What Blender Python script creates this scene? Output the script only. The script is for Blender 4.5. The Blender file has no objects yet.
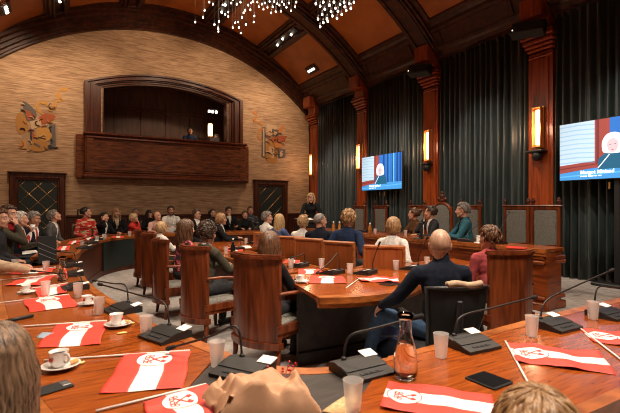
import bpy, bmesh, math, random
from mathutils import Vector, Matrix, noise
R = math.radians
PI = math.pi
S = bpy.context.scene
COL = S.collection
random.seed(7)

# ------------------------------------------------------------------ camera
YAW = R(30.2); FPX = 430.0; CH = 1.5
cam_d = bpy.data.cameras.new('camera'); cam = bpy.data.objects.new('camera', cam_d); COL.objects.link(cam)
cam.location = (0, 0, CH); cam.rotation_euler = (R(90), 0, -YAW)
cam_d.sensor_width = 36; cam_d.lens = FPX * 36 / 620; cam_d.clip_start = .05; cam_d.clip_end = 100
cam_d.dof.use_dof = True; cam_d.dof.focus_distance = 6.5; cam_d.dof.aperture_fstop = 4.5
S.camera = cam
S.view_settings.view_transform = 'Standard'; S.view_settings.look = 'None'
S.view_settings.gamma = 1; S.view_settings.use_curve_mapping = False
S.view_settings.exposure = 0.0
S.cycles.filter_width = 1.05
# ------------------------------------------------------------------ world
W = bpy.data.worlds.new('world'); S.world = W; W.use_nodes = True
W.node_tree.nodes['Background'].inputs[0].default_value = (1, .75, .55, 1)
W.node_tree.nodes['Background'].inputs[1].default_value = .05
# ------------------------------------------------------------------ lights
WARM = (1, .80, .60)
def area(name, loc, target, size, power, col=WARM, spread=180):
    d = bpy.data.lights.new(name, 'AREA'); d.energy = power; d.color = col; d.size = size; d.spread = R(spread)
    o = bpy.data.objects.new(name, d); COL.objects.link(o); o.location = loc
    o.rotation_euler = (Vector(target) - Vector(loc)).to_track_quat('-Z', 'Y').to_euler(); return o
def spot(name, loc, target, ang, power, col=WARM, blend=.6, rad=.08):
    d = bpy.data.lights.new(name, 'SPOT'); d.energy = power; d.color = col; d.spot_size = R(ang); d.spot_blend = blend
    d.shadow_soft_size = rad
    o = bpy.data.objects.new(name, d); COL.objects.link(o); o.location = loc
    o.rotation_euler = (Vector(target) - Vector(loc)).to_track_quat('-Z', 'Y').to_euler(); return o
# ceiling spot clusters over the desks (fixtures sit in the purlin slots)
spot('ceiling_spot_light', (-.05, 3.7, 6.55), (.3, 3.2, .7), 62, 560)
spot('ceiling_spot_light', (1.9, 3.7, 7.35), (1.3, 2.0, .7), 60, 560)
spot('ceiling_spot_light', (4.4, 3.7, 7.35), (3.6, 2.6, .7), 62, 560)
spot('ceiling_spot_light', (6.3, 3.7, 6.55), (3.0, 3.6, .7), 60, 520)
spot('ceiling_spot_light', (-.05, 6.8, 6.55), (.2, 7.2, .7), 66, 460)
spot('ceiling_spot_light', (4.4, 6.8, 7.35), (3.0, 5.4, .7), 60, 520)
spot('ceiling_spot_light', (6.3, 6.8, 6.55), (6.5, 5.4, .9), 62, 480)
spot('ceiling_spot_light', (1.9, 9.8, 7.35), (.7, 10.5, .9), 66, 420)
spot('ceiling_spot_light', (4.4, 9.8, 7.35), (3.6, 10.2, .9), 66, 420)
spot('ceiling_spot_light', (6.3, 9.8, 6.55), (6.2, 9.6, 1.2), 62, 380)
spot('speaker_fill_light', (4.4, 8.7, 7.2), (6.0, 10.4, 1.5), 22, 420)  # extra spot added to brighten the standing speaker's face
spot('balcony_spot_light', (3.1, 11.6, 6.9), (3.1, 14.3, 3.0), 34, 260, WARM, 1.0)
# wall washers on the far wall
for x, tx, tz, p in ((-1.0, -1.1, 4.2, 290), (1.0, .4, 4.6, 230), (3.1, 2.2, 6.1, 130), (4.4, 4.8, 5.7, 170), (6.6, 6.6, 4.3, 310)):
    spot('wall_washer_light', (x, 12.3, 6.3), (tx, 14.7, tz), 95, p, (1, .74, .50), 1.0, .15)
area('chandelier_light', (3.2, 7.2, 4.4), (3.2, 7.2, 0), 2.6, 130, WARM)
area('front_fill_light', (2.2, .3, 6.6), (2.0, 3.0, 0), 1.2, 260, (1, .84, .68), 120)  # unseen fill light added above the camera side
# curtain grazers
for y in (3.6, 6.6, 9.5, 12.5):
    spot('curtain_light', (5.4, y - 1.1, 5.9), (8.4, y, 1.75), 42, 950, (1, .90, .78), 1.0, .06)
# glow reaching the vault
area('vault_glow_light', (3.15, 7.5, 4.9), (3.15, 7.5, 9), 3.2, 45, (1, .62, .36))
area('vault_glow_light', (3.15, 11.5, 4.9), (3.15, 11.5, 9), 2.4, 18, (1, .62, .36))

# ------------------------------------------------------------------ helpers
CY, SY = math.cos(YAW), math.sin(YAW)
def D(u, v, Z):
    xc = (u - 310) / FPX * Z
    return Vector((xc * CY + Z * SY, -xc * SY + Z * CY, CH - (v - 206) / FPX * Z))
def P(u, v, z):
    return D(u, v, (CH - z) * FPX / (v - 206))
def phi(u): return 30.2 + math.degrees(math.atan((u - 310) / FPX))

class MB:
    """collects shapes; build() links them as one mesh object"""
    def __init__(s): s.v = []; s.f = []; s.m = []; s.sm = []
    def add(s, vs, fs, mi=0, smooth=False):
        b = len(s.v); s.v += [tuple(v) for v in vs]
        for f in fs: s.f.append([b + i for i in f]); s.m.append(mi); s.sm.append(smooth)
    def box(s, c, d, rot=None, bev=0, mi=0):
        hx, hy, hz = d[0] / 2, d[1] / 2, d[2] / 2
        if bev <= 0:
            vs = [Vector((x, y, z)) for z in (-hz, hz) for y in (-hy, hy) for x in (-hx, hx)]
            fs = [(0, 2, 3, 1), (4, 5, 7, 6), (0, 1, 5, 4), (2, 6, 7, 3), (0, 4, 6, 2), (1, 3, 7, 5)]
        else:
            b = min(bev, hx * .98, hy * .98, hz * .98); vs = []; ids = {}
            for sx in (-1, 1):
                for sy in (-1, 1):
                    for sz in (-1, 1):
                        for k in range(3):
                            p = [sx * (hx - b), sy * (hy - b), sz * (hz - b)]; p[k] += (sx, sy, sz)[k] * b
                            ids[(sx, sy, sz, k)] = len(vs); vs.append(Vector(p))
            fs = []
            for k in range(3):
                a, c2 = [i for i in range(3) if i != k]
                for sg in (-1, 1):
                    q = []
                    for (p1, p2) in ((-1, -1), (1, -1), (1, 1), (-1, 1)):
                        t = [0, 0, 0]; t[k] = sg; t[a] = p1; t[c2] = p2; q.append(ids[(*t, k)])
                    fs.append(q)
            for k in range(3):
                a, c2 = [i for i in range(3) if i != k]
                for p1 in (-1, 1):
                    for p2 in (-1, 1):
                        t0 = [0, 0, 0]; t1 = [0, 0, 0]; t0[k] = -1; t1[k] = 1
                        t0[a] = t1[a] = p1; t0[c2] = t1[c2] = p2
                        fs.append((ids[(*t0, a)], ids[(*t1, a)], ids[(*t1, c2)], ids[(*t0, c2)]))
            for sx in (-1, 1):
                for sy in (-1, 1):
                    for sz in (-1, 1): fs.append(tuple(ids[(sx, sy, sz, k)] for k in range(3)))
        if rot is not None: vs = [rot @ v for v in vs]
        c = Vector(c); s.add([v + c for v in vs], fs, mi)
        return s
    def prism(s, poly, z0, z1, mi=0, M=None, smooth=False):
        n = len(poly); vs = [Vector((x, y, z0)) for x, y in poly] + [Vector((x, y, z1)) for x, y in poly]
        if M is not None: vs = [M @ v for v in vs]
        s.add(vs, [tuple(range(n - 1, -1, -1)), tuple(range(n, 2 * n))], mi)
        s.add(vs, [(i, (i + 1) % n, n + (i + 1) % n, n + i) for i in range(n)], mi, smooth)
        return s
    def lathe(s, prof, n=20, c=(0, 0, 0), mi=0, M=None, smooth=True):
        vs = []; fs = []; k = len(prof)
        for j in range(n):
            a = 2 * PI * j / n
            for r, z in prof: vs.append(Vector((r * math.cos(a), r * math.sin(a), z)))
        for j in range(n):
            j2 = (j + 1) % n
            for i in range(k - 1): fs.append((j * k + i, j2 * k + i, j2 * k + i + 1, j * k + i + 1))
        if prof[0][0] > 1e-6: fs.append(tuple(j * k for j in range(n - 1, -1, -1)))
        if prof[-1][0] > 1e-6: fs.append(tuple(j * k + k - 1 for j in range(n)))
        if M is not None: vs = [M @ v for v in vs]
        c = Vector(c); s.add([v + c for v in vs], fs, mi, smooth); return s
    def tube(s, pts, rad, n=8, mi=0, flat=1.0, closed=False):
        pts = [Vector(p) for p in pts]; L = len(pts)
        if not isinstance(rad, (list, tuple)): rad = [rad] * L
        vs = []; fs = []; prev = None
        for i, p in enumerate(pts):
            if closed: t = pts[(i + 1) % L] - pts[i - 1]
            else: t = pts[min(i + 1, L - 1)] - pts[max(i - 1, 0)]
            if t.length < 1e-9: t = Vector((0, 0, 1))
            t.normalize()
            if prev is None:
                a = Vector((0, 0, 1)) if abs(t.z) < .9 else Vector((1, 0, 0))
                nx = t.cross(a).normalized()
            else:
                nx = prev - t * prev.dot(t)
                nx = nx.normalized() if nx.length > 1e-6 else t.orthogonal().normalized()
            prev = nx; ny = t.cross(nx)
            for j in range(n):
                a = 2 * PI * j / n
                vs.append(p + (nx * math.cos(a) + ny * math.sin(a) * flat) * rad[i])
        for i in range(L if closed else L - 1):
            i2 = (i + 1) % L
            for j in range(n):
                j2 = (j + 1) % n
                fs.append((i * n + j, i * n + j2, i2 * n + j2, i2 * n + j))
        if not closed: fs += [tuple(range(n - 1, -1, -1)), tuple((L - 1) * n + j for j in range(n))]
        s.add(vs, fs, mi, True); return s
    def cap(s, a, b, ra, rb, n=12, k=3, flat=1.0, mi=0):
        """tapered capsule"""
        a = Vector(a); b = Vector(b); t = (b - a)
        if t.length < 1e-6: t = Vector((0, 0, 1e-4))
        tn = t.normalized(); pts = []; rd = []
        for i in range(k + 1):
            q = PI / 2 * i / k; pts.append(a - tn * ra * math.cos(q)); rd.append(max(ra * math.sin(q), ra * .02))
        for i in range(k + 1):
            q = PI / 2 * i / k; pts.append(b + tn * rb * math.sin(q)); rd.append(max(rb * math.cos(q), rb * .02))
        return s.tube(pts, rd, n, mi, flat)
    def ell(s, c, r, n=14, k=9, M=None, mi=0):
        prof = [(math.sin(PI * i / k), -math.cos(PI * i / k)) for i in range(k + 1)]
        prof[0] = (1e-4, -1); prof[-1] = (1e-4, 1)
        sc = Matrix.Diagonal((r[0], r[1], r[2])).to_4x4()
        MM = (M.to_4x4() if M is not None else Matrix()) @ sc
        return s.lathe(prof, n, c, mi, MM)
    def grid(s, nu, nv, fn, mi=0, smooth=True):
        vs = [fn(i / nu, j / nv) for j in range(nv + 1) for i in range(nu + 1)]
        fs = [(j * (nu + 1) + i, j * (nu + 1) + i + 1, (j + 1) * (nu + 1) + i + 1, (j + 1) * (nu + 1) + i) for j in range(nv) for i in range(nu)]
        s.add(vs, fs, mi, smooth); return s
    def sheet(s, nu, nv, fn, thick, mi=0, mi2=None):
        """closed thin sheet: top = fn, bottom = fn - thick in z (or along vector)"""
        th = Vector((0, 0, -thick)) if not isinstance(thick, Vector) else thick
        top = [Vector(fn(i / nu, j / nv)) for j in range(nv + 1) for i in range(nu + 1)]
        n1 = len(top); vs = top + [v + th for v in top]; w = nu + 1
        q = [(j * w + i, j * w + i + 1, (j + 1) * w + i + 1, (j + 1) * w + i) for j in range(nv) for i in range(nu)]
        fs = q + [tuple(n1 + k for k in reversed(f)) for f in q]
        for i in range(nu):
            fs.append((i + 1, i, n1 + i, n1 + i + 1)); a = nv * w + i; fs.append((a, a + 1, n1 + a + 1, n1 + a))
        for j in range(nv):
            a = j * w; fs.append((a, a + w, n1 + a + w, n1 + a)); b = j * w + nu; fs.append((b + w, b, n1 + b, n1 + b + w))
        s.add(vs, fs, mi, True); return s
    def mesh(s, name, mats, M=None):
        me = bpy.data.meshes.new(name)
        vs = s.v if M is None else [tuple(M @ Vector(v)) for v in s.v]
        me.from_pydata(vs, [], s.f)
        for m in (mats if isinstance(mats, (list, tuple)) else [mats]): me.materials.append(m)
        me.polygons.foreach_set('material_index', s.m); me.polygons.foreach_set('use_smooth', s.sm)
        bm = bmesh.new(); bm.from_mesh(me); bmesh.ops.recalc_face_normals(bm, faces=bm.faces); bm.to_mesh(me); bm.free()
        me.update(); return me
    def build(s, name, mats, parent=None, center=False):
        M = None; c = None
        if center:
            xs = [v[0] for v in s.v]; ys = [v[1] for v in s.v]; zs = [v[2] for v in s.v]
            c = Vector(((min(xs) + max(xs)) / 2, (min(ys) + max(ys)) / 2, min(zs))); M = Matrix.Translation(-c)
        o = bpy.data.objects.new(name, s.mesh(name, mats, M)); COL.objects.link(o)
        if c is not None: o.location = c
        if parent is not None: o.parent = parent
        return o
def link(name, me, parent=None, loc=None, rz=None):
    o = bpy.data.objects.new(name, me); COL.objects.link(o)
    if parent is not None: o.parent = parent
    if loc is not None: o.location = loc
    if rz is not None: o.rotation_euler = (0, 0, rz)
    return o
def tag(o, label, cat, group=None, kind=None):
    o['label'] = label; o['category'] = cat
    if group: o['group'] = group
    if kind: o['kind'] = kind
    return o
def thing(name, label, cat, loc=(0, 0, 0), rz=0, group=None):
    o = bpy.data.objects.new(name, None); COL.objects.link(o); o.location = loc; o.rotation_euler = (0, 0, rz)
    o.empty_display_size = .05
    return tag(o, label, cat, group)
def struct(name, mb, mat, center=False):
    o = mb.build(name, mat, None, center); o['kind'] = 'structure'; return o
def dup(o, loc, rz, label, group=None):
    r = o.copy(); COL.objects.link(r); r.location = loc; r.rotation_euler = (0, 0, rz); r['label'] = label
    if group: r['group'] = group
    def rec(a, b):
        for ch in a.children:
            c = ch.copy(); COL.objects.link(c); c.parent = b; rec(ch, c)
    rec(o, r); return r
def rotz(a): return Matrix.Rotation(a, 3, 'Z')
def crom(pts, n=6, closed=False):
    out = []; L = len(pts)
    for i in range(L if closed else L - 1):
        p = [Vector(pts[(i + k) % L] if closed else pts[min(max(i + k, 0), L - 1)]) for k in (-1, 0, 1, 2)]
        for k in range(n):
            t = k / n
            out.append(.5 * ((2 * p[1]) + (-p[0] + p[2]) * t + (2 * p[0] - 5 * p[1] + 4 * p[2] - p[3]) * t * t + (-p[0] + 3 * p[1] - 3 * p[2] + p[3]) * t ** 3))
    if not closed: out.append(Vector(pts[-1]))
    return out
def remesh(mb, voxel, it=3, fac=.5):
    me = mb.mesh('tmp', []); o = bpy.data.objects.new('tmp', me); COL.objects.link(o)
    m = o.modifiers.new('r', 'REMESH'); m.mode = 'VOXEL'; m.voxel_size = voxel; m.use_smooth_shade = True
    if it:
        m2 = o.modifiers.new('s', 'SMOOTH'); m2.factor = fac; m2.iterations = it
    dg = bpy.context.evaluated_depsgraph_get(); dg.update()
    ev = o.evaluated_get(dg); out = bpy.data.meshes.new_from_object(ev)
    bpy.data.objects.remove(o); bpy.data.meshes.remove(me)
    return out
def mesh_data(me):
    return [v.co.copy() for v in me.vertices], [tuple(p.vertices) for p in me.polygons]

# ------------------------------------------------------------------ materials
MATS = {}
def mat(name, col, rough=.5, metal=0, **k):
    if name in MATS: return MATS[name]
    m = bpy.data.materials.new(name); m.use_nodes = True; nt = m.node_tree; b = nt.nodes['Principled BSDF']
    b.inputs['Base Color'].default_value = (*col, 1); b.inputs['Roughness'].default_value = rough; b.inputs['Metallic'].default_value = metal
    for kk, vv in k.items(): b.inputs[kk.replace('_', ' ')].default_value = vv
    # slight procedural variation
    tc = nt.nodes.new('ShaderNodeTexCoord'); nz = nt.nodes.new('ShaderNodeTexNoise'); nz.inputs['Scale'].default_value = 35
    mp = nt.nodes.new('ShaderNodeMapRange'); mp.inputs[3].default_value = max(rough - .05, 0); mp.inputs[4].default_value = min(rough + .05, 1)
    nt.links.new(tc.outputs['Object'], nz.inputs['Vector']); nt.links.new(nz.outputs[0], mp.inputs[0]); nt.links.new(mp.outputs[0], b.inputs['Roughness'])
    MATS[name] = m; return m
def ramp_mat(name, cols, vec_scale, nscale=4, detail=6, rough=.5, dist=0.0, bump=0.0, bscale=None, coord='Object', lo=.3, hi=.7, rot=(0, 0, 0), **k):
    """noise stretched along an axis through a colour ramp: grain, streaks, mottling"""
    m = bpy.data.materials.new(name); m.use_nodes = True; nt = m.node_tree; N = nt.nodes; Lk = nt.links.new; b = N['Principled BSDF']
    tc = N.new('ShaderNodeTexCoord'); mp = N.new('ShaderNodeMapping'); mp.inputs['Scale'].default_value = vec_scale; mp.inputs['Rotation'].default_value = rot
    nz = N.new('ShaderNodeTexNoise'); nz.inputs['Scale'].default_value = nscale; nz.inputs['Detail'].default_value = detail; nz.inputs['Distortion'].default_value = dist
    cr = N.new('ShaderNodeValToRGB'); e = cr.color_ramp.elements
    e[0].position = lo; e[0].color = (*cols[0], 1); e[1].position = hi; e[1].color = (*cols[-1], 1)
    for i, c in enumerate(cols[1:-1]):
        q = e.new(lo + (hi - lo) * (i + 1) / (len(cols) - 1)); q.color = (*c, 1)
    Lk(tc.outputs[coord], mp.inputs[0]); Lk(mp.outputs[0], nz.inputs[0]); Lk(nz.outputs[0], cr.inputs[0]); Lk(cr.outputs[0], b.inputs['Base Color'])
    b.inputs['Roughness'].default_value = rough
    for kk, vv in k.items(): b.inputs[kk.replace('_', ' ')].default_value = vv
    if bump:
        bp = N.new('ShaderNodeBump'); bp.inputs['Strength'].default_value = bump; bp.inputs['Distance'].default_value = .01
        if bscale:
            n2 = N.new('ShaderNodeTexNoise'); n2.inputs['Scale'].default_value = bscale; Lk(tc.outputs[coord], n2.inputs[0]); Lk(n2.outputs[0], bp.inputs['Height'])
        else: Lk(nz.outputs[0], bp.inputs['Height'])
        Lk(bp.outputs[0], b.inputs['Normal'])
    MATS[name] = m; return m
def wood(name, dark, light, vs, rough=.3, coat=.0, **k):
    mid = tuple((a * .5 + c * .5) for a, c in zip(dark, light))
    return ramp_mat(name, [dark, mid, light], vs, 3, 7, rough, .6, Coat_Weight=coat, Coat_Roughness=.08, **k)
def emis(name, col, st):
    m = bpy.data.materials.new(name); m.use_nodes = True; nt = m.node_tree; b = nt.nodes['Principled BSDF']
    b.inputs['Base Color'].default_value = (*col, 1); b.inputs['Emission Color'].default_value = (*col, 1); b.inputs['Emission Strength'].default_value = st
    MATS[name] = m; return m
VZ = (8, 8, .8)      # grain runs vertically
M_table = wood('polished_table_wood', (.15, .026, .004), (.42, .095, .011), (2.2, 22, 22), .22, .18, lo=.25, hi=.78)
M_edge = wood('table_edge_wood', (.20, .05, .011), (.48, .145, .03), (3, 3, 9), .28, .1)
M_chair = wood('mahogany_chair_wood', (.055, .011, .004), (.23, .052, .014), (7, 7, .7), .30, .08, Specular_IOR_Level=.35)
M_chairL = wood('light_chair_wood', (.22, .05, .012), (.38, .10, .024), (9, 9, .8), .32, .1)
M_pil = wood('pilaster_wood', (.13, .018, .004), (.40, .068, .009), (6, 6, .5), .36, .05)
M_rib = wood('dark_rib_wood', (.014, .0045, .0025), (.085, .021, .007), (2.5, 2.5, 2.5), .42, .0, Specular_IOR_Level=.35)
M_panel = wood('dark_panel_wood', (.030, .007, .003), (.115, .028, .010), (6, 6, .6), .42, .0, Specular_IOR_Level=.3)
M_balc = wood('balcony_wood', (.05, .012, .004), (.24, .066, .016), (1, 4, 6), .5, .0, Specular_IOR_Level=.25)
M_balin = wood('balcony_inner_wood', (.06, .02, .009), (.15, .05, .02), (4, 4, .5), .5)
M_desk = wood('dais_desk_wood', (.10, .018, .004), (.33, .068, .012), (1, 1, 7), .32, .1)
M_vault = ramp_mat('vault_panel', [(.24, .058, .008), (.38, .10, .014), (.46, .13, .020)], (1, 1, 1), 1.3, 8, .45, .3)
M_wall = ramp_mat('veneer_wall', [(.28, .15, .078), (.45, .275, .150), (.60, .39, .235)], (1.3, 2, 16), 2.4, 10, .75, .3, lo=.32, hi=.70, bump=.15)
M_carpet = ramp_mat('carpet', [(.30, .275, .26), (.50, .46, .44)], (1, 1, 1), 14, 8, .95, 0, bump=.3, bscale=300)
M_dais = ramp_mat('dais_carpet', [(.22, .19, .17), (.44, .39, .35)], (3, 1, 1), 6, 8, .95, .4, bump=.3, bscale=300)
M_curt = ramp_mat('green_velvet', [(.010, .015, .014), (.036, .046, .042)], (3, 3, .3), 5, 5, .40, 0, Sheen_Weight=.35, Sheen_Roughness=.3, Specular_IOR_Level=.9)
MATS['green_velvet'].node_tree.nodes['Principled BSDF'].inputs['Sheen Tint'].default_value = (.75, .9, .82, 1)
M_leather = mat('green_door_leather', (.010, .018, .016), .5)
M_brass = mat('brass', (.75, .46, .16), .35, 1)
M_black = mat('black_plastic', (.012, .011, .011), .5)
M_blackm = mat('black_fabric_mesh', (.012, .012, .013), .8)
M_grey = mat('grey_metal', (.25, .25, .25), .4, .8)
M_foam = mat('mic_foam', (.01, .01, .01), .95)
M_cardw = mat('white_card', (.85, .82, .80), .6)
M_chinaw = mat('white_porcelain', (.80, .77, .74), .2, 0, Coat_Weight=.5)
M_coffee = mat('coffee', (.06, .02, .008), .1)
M_cup = mat('frosted_plastic', (.95, .90, .87), .3, 0, Transmission_Weight=.7, IOR=1.15, Alpha=.55)
M_glass = mat('clear_glass', (1, 1, 1), .02, 0, Transmission_Weight=1.0, IOR=1.45)
M_glass.node_tree.nodes['Principled BSDF'].inputs['Roughness'].default_value = .0
for l in list(M_glass.node_tree.links):
    if l.to_socket.name == 'Roughness': M_glass.node_tree.links.remove(l)
M_water = mat('water', (1, .97, .95), .0, 0, Transmission_Weight=1.0, IOR=1.33)
M_fred = mat('flag_red', (.76, .055, .035), .55)
M_fwhite = mat('flag_white', (.86, .82, .80), .55)
M_stick = mat('white_stick', (.85, .80, .76), .4)
M_seatg = ramp_mat('grey_upholstery', [(.10, .095, .08), (.26, .25, .22)], (1, 1, 1), 60, 6, .85)
M_inlay = wood('dark_inlay', (.012, .009, .008), (.042, .030, .025), (3, 12, 3), .5)
M_kraft = ramp_mat('kraft_paper', [(.45, .24, .13), (.60, .34, .20)], (1, 1, 1), 12, 6, .7, bump=.3)
M_skin = ramp_mat('skin', [(.52, .25, .16), (.62, .33, .22)], (1, 1, 1), 12, 4, .5, Subsurface_Weight=.05)
M_skind = ramp_mat('skin_tan', [(.36, .17, .10), (.46, .23, .14)], (1, 1, 1), 12, 4, .5)
M_lip = mat('lips', (.42, .13, .10), .45)
M_eyew = mat('eye_white', (.6, .56, .52), .2)
M_eyed = mat('eye_dark', (.03, .02, .015), .15)
def hairm(name, a, b): return ramp_mat('hair_' + name, [a, b], (1, 1, .18), 60, 3, .42, .3, lo=.35, hi=.65)
HM = {'stubble': hairm('stubble', (.36, .20, .13), (.50, .30, .20)), 'blond': hairm('blond', (.30, .17, .07), (.62, .42, .22)), 'brown': hairm('brown', (.045, .018, .008), (.16, .07, .03)),
      'dark': hairm('dark', (.010, .007, .005), (.04, .025, .017)), 'silver': hairm('silver', (.32, .28, .25), (.62, .57, .53)),
      'grey': hairm('grey', (.10, .085, .075), (.30, .26, .23)), 'sandy': hairm('sandy', (.20, .10, .04), (.45, .26, .12)),
      'ash': hairm('ash', (.07, .038, .020), (.28, .17, .10)), 'darkbrown': hairm('darkbrown', (.022, .012, .007), (.09, .045, .025))}
def cloth(name, col, v=.25):
    if name in MATS: return MATS[name]
    a = tuple(c * (1 - v) for c in col); b = tuple(min(c * (1 + v), 1) for c in col)
    return ramp_mat(name, [a, b], (1, 1, 1), 25, 6, .9, bump=.2, bscale=90, Specular_IOR_Level=.2)
CL = {k: cloth('cloth_' + k, c) for k, c in dict(navy=(.007, .010, .020), black=(.010, .010, .011), olive=(.06, .052, .035), white=(.72, .68, .64),
      grey=(.09, .088, .085), charcoal=(.03, .03, .034), teal=(.035, .13, .17), pink=(.34, .06, .065), red=(.50, .035, .025), jeans=(.035, .07, .13),
      brown=(.10, .045, .02), beige=(.42, .30, .20), denim=(.07, .10, .22), tie=(.40, .03, .03), pinkshirt=(.55, .33, .28), darkblue=(.015, .028, .07)).items()}
CL['floral'] = ramp_mat('cloth_floral', [(.02, .01, .015), (.02, .01, .015), (.5, .03, .05), (.7, .3, .32)], (1, 1, 1), 22, 3, .8, lo=.4, hi=.66)
CL['xmas'] = ramp_mat('cloth_xmas', [(.5, .02, .02), (.5, .02, .02), (.75, .6, .35), (.1, .22, .08)], (1, 1, 4), 7, 3, .8, lo=.42, hi=.7)
CL['plaid'] = ramp_mat('cloth_plaid', [(.02, .025, .035), (.02, .025, .035), (.2, .2, .22)], (1, 1, 6), 7, 2, .8, lo=.4, hi=.6)
# ================================================================== STRUCTURE
XC, XR, XL, YF, YN = 3.15, 8.5, -2.2, 14.7, -3.2
ZC, RP, RR = .79, 7.08, 6.8          # vault circle centre height, panel radius, rib radius
PY = [2.16, 5.11, 8.06, 11.0]       # pilaster / rib positions
mb = MB(); mb.box(((XL + XR) / 2, (YN + YF) / 2, -.05), (XR - XL + .4, YF - YN + .4, .1)); struct('floor', mb, M_carpet)
# dais along the curtain wall
dp = [(8.5, 1.2), (7.6, 2.45), (6.5, 2.82), (5.7, 2.92), (5.2, 3.05), (5.05, 3.5), (5.02, 6), (5.0, 8.5), (5.05, 10.1), (5.6, 10.7), (8.5, 10.9)]
mb = MB(); mb.prism(dp, 0, .15); struct('trim_1', mb, M_dais)
mb = MB(); mb.tube([(x, y, .142) for x, y in dp[:-1]], .022, 8); mb.tube([(x, y, .05) for x, y in dp[:-1]], .016, 6); struct('trim_2', mb, M_edge)
# tier under the outer ring of seats
mb = MB(); mb.prism([(-2.2, 6.65), (-.45, 6.65), (-.3, 7.2), (-.2, 8.3), (.1, 9.8), (.5, 10.9), (1.1, 11.5), (2.0, 11.8), (2.6, 11.85), (3.4, 11.6), (5.2, 11.55), (6.2, 11.7), (8.5, 11.8), (8.5, 14.7), (-2.2, 14.7)], 0, .12); struct('trim_3', mb, M_carpet)

# --- far wall with the balcony opening
OX0, OX1, OZ0 = 1.14, 5.16, 3.3
def archz(x, off=0): return 5.76 - .48 * ((x - XC) / 2.5) ** 2 - off
mb = MB()
def wq(x0, z0, x1, z1, z2=None, z3=None):
    mb.add([(x0, YF, z0), (x1, YF, z0), (x1, YF, z1 if z2 is None else z2), (x0, YF, z1)], [(0, 1, 2, 3)])
wq(XL, 0, OX0, 8.3); wq(OX1, 0, XR, 8.3); wq(OX0, 0, OX1, OZ0)
for i in range(16):
    a = OX0 + (OX1 - OX0) * i / 16; b = OX0 + (OX1 - OX0) * (i + 1) / 16
    mb.add([(a, YF, archz(a, .28)), (b, YF, archz(b, .28)), (b, YF, 8.3), (a, YF, 8.3)], [(0, 1, 2, 3)])
struct('wall_far', mb, M_wall)
mb = MB()   # balcony room behind the opening
mb.box((XC, 16.9, 4.4), (5.6, .06, 3.2)); mb.box((.75, 15.83, 4.4), (.06, 2.2, 3.2)); mb.box((5.92, 15.83, 4.4), (.06, 2.2, 3.2))
mb.box((XC, 15.83, 6.0), (5.6, 2.2, .06)); mb.box((XC, 15.83, 2.90), (5.6, 2.2, .06))
for x in (1.7, 2.6, 3.5, 4.4): mb.box((x, 16.86, 4.35), (.05, .05, 2.1), bev=.01)
mb.box((XC, 16.84, 5.05), (5.2, .08, .1), bev=.02)
struct('wall_balcony', mb, M_balin)
# left, right, near wall
mb = MB(); mb.box((XL - .05, (YN + YF) / 2, 3.2), (.1, YF - YN, 6.6)); struct('wall_left', mb, M_wall)
mb = MB(); mb.box((XR + .05, (YN + YF) / 2, 3.2), (.1, YF - YN, 6.6)); struct('wall_right', mb, M_panel)
mb = MB(); mb.box((XC, YN - .05, 4.1), (XR - XL, .1, 8.3)); struct('wall_near', mb, M_wall)
# wainscot of the far wall
mb = MB()
DX = [(-.54, .70), (6.83, .70)]
segs = [(XL, -1.24), (.16, 6.13), (7.53, XR)]
for a, b in segs:
    mb.box(((a + b) / 2, YF - .025, .62), (b - a, .05, 1.2)); mb.box(((a + b) / 2, YF - .05, 1.21), (b - a, .1, .07), bev=.02)
    mb.box(((a + b) / 2, YF - .045, 1.12), (b - a, .06, .03)); mb.box(((a + b) / 2, YF - .045, .1), (b - a, .07, .2), bev=.02)
    n = max(1, round((b - a) / .85)); w = (b - a) / n
    for i in range(n):
        x = a + w * (i + .5)
        for dx in (-w / 2 + .05, w / 2 - .05): mb.box((x + dx, YF - .05, .63), (.04, .04, .84), bev=.01)
        for z in (.22, 1.04): mb.box((x, YF - .05, z), (w - .1, .04, .04), bev=.01)
struct('baseboard_far', mb, M_panel)
# padded doors
for n, (x, hw) in enumerate(DX, 1):
    t = bpy.data.objects.new('door_%d' % n, None); COL.objects.link(t); t.location = (x, YF, 0); t['kind'] = 'structure'
    f = MB()
    for sx in (-1, 1):
        f.box((sx * .60, -.06, 1.23), (.17, .14, 2.46), bev=.03); f.box((sx * .51, -.05, 1.18), (.06, .1, 2.34), bev=.015)
    f.box((0, -.06, 2.38), (1.38, .15, .17), bev=.03); f.box((0, -.05, 2.28), (1.06, .1, .06), bev=.015)
    f.box((0, -.09, 2.465), (1.46, .2, .04), bev=.012)
    f.build('door_frame', M_panel, t)
    l = MB(); l.box((0, -.025, 1.13), (.98, .05, 2.26)); l.build('padded_leaf', M_leather, t)
    b = MB()
    if n == 1:
        L = []
        for k in range(-4, 6):
            L.append((k * .46, 1)); L.append((k * .46, -1))
        for c0, s in L:
            # line z = c0 + s*x*1.05 +.2 clipped to the leaf
            pts = []
            for q in range(41):
                xx = -.46 + .92 * q / 40; z = c0 + .25 + s * xx * 1.05
                if .06 < z < 2.22: pts.append((xx, z))
            if len(pts) > 2: b.tube([(pts[0][0], -.055, pts[0][1]), (pts[-1][0], -.055, pts[-1][1])], .007, 6)
    else:
        for c0 in (-.9, -.45, 0, .45, .9, 1.35, 1.8, 2.25):
            pts = []
            for q in range(41):
                xx = -.44 + .88 * q / 40; z = c0 + .15 + xx * 1.0
                if .06 < z < 2.22: pts.append((xx, z))
            if len(pts) > 2: b.tube([(pts[0][0], -.055, pts[0][1]), (pts[-1][0], -.055, pts[-1][1])], .009, 6)
    b.build('brass_strips', M_brass, t)

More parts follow.
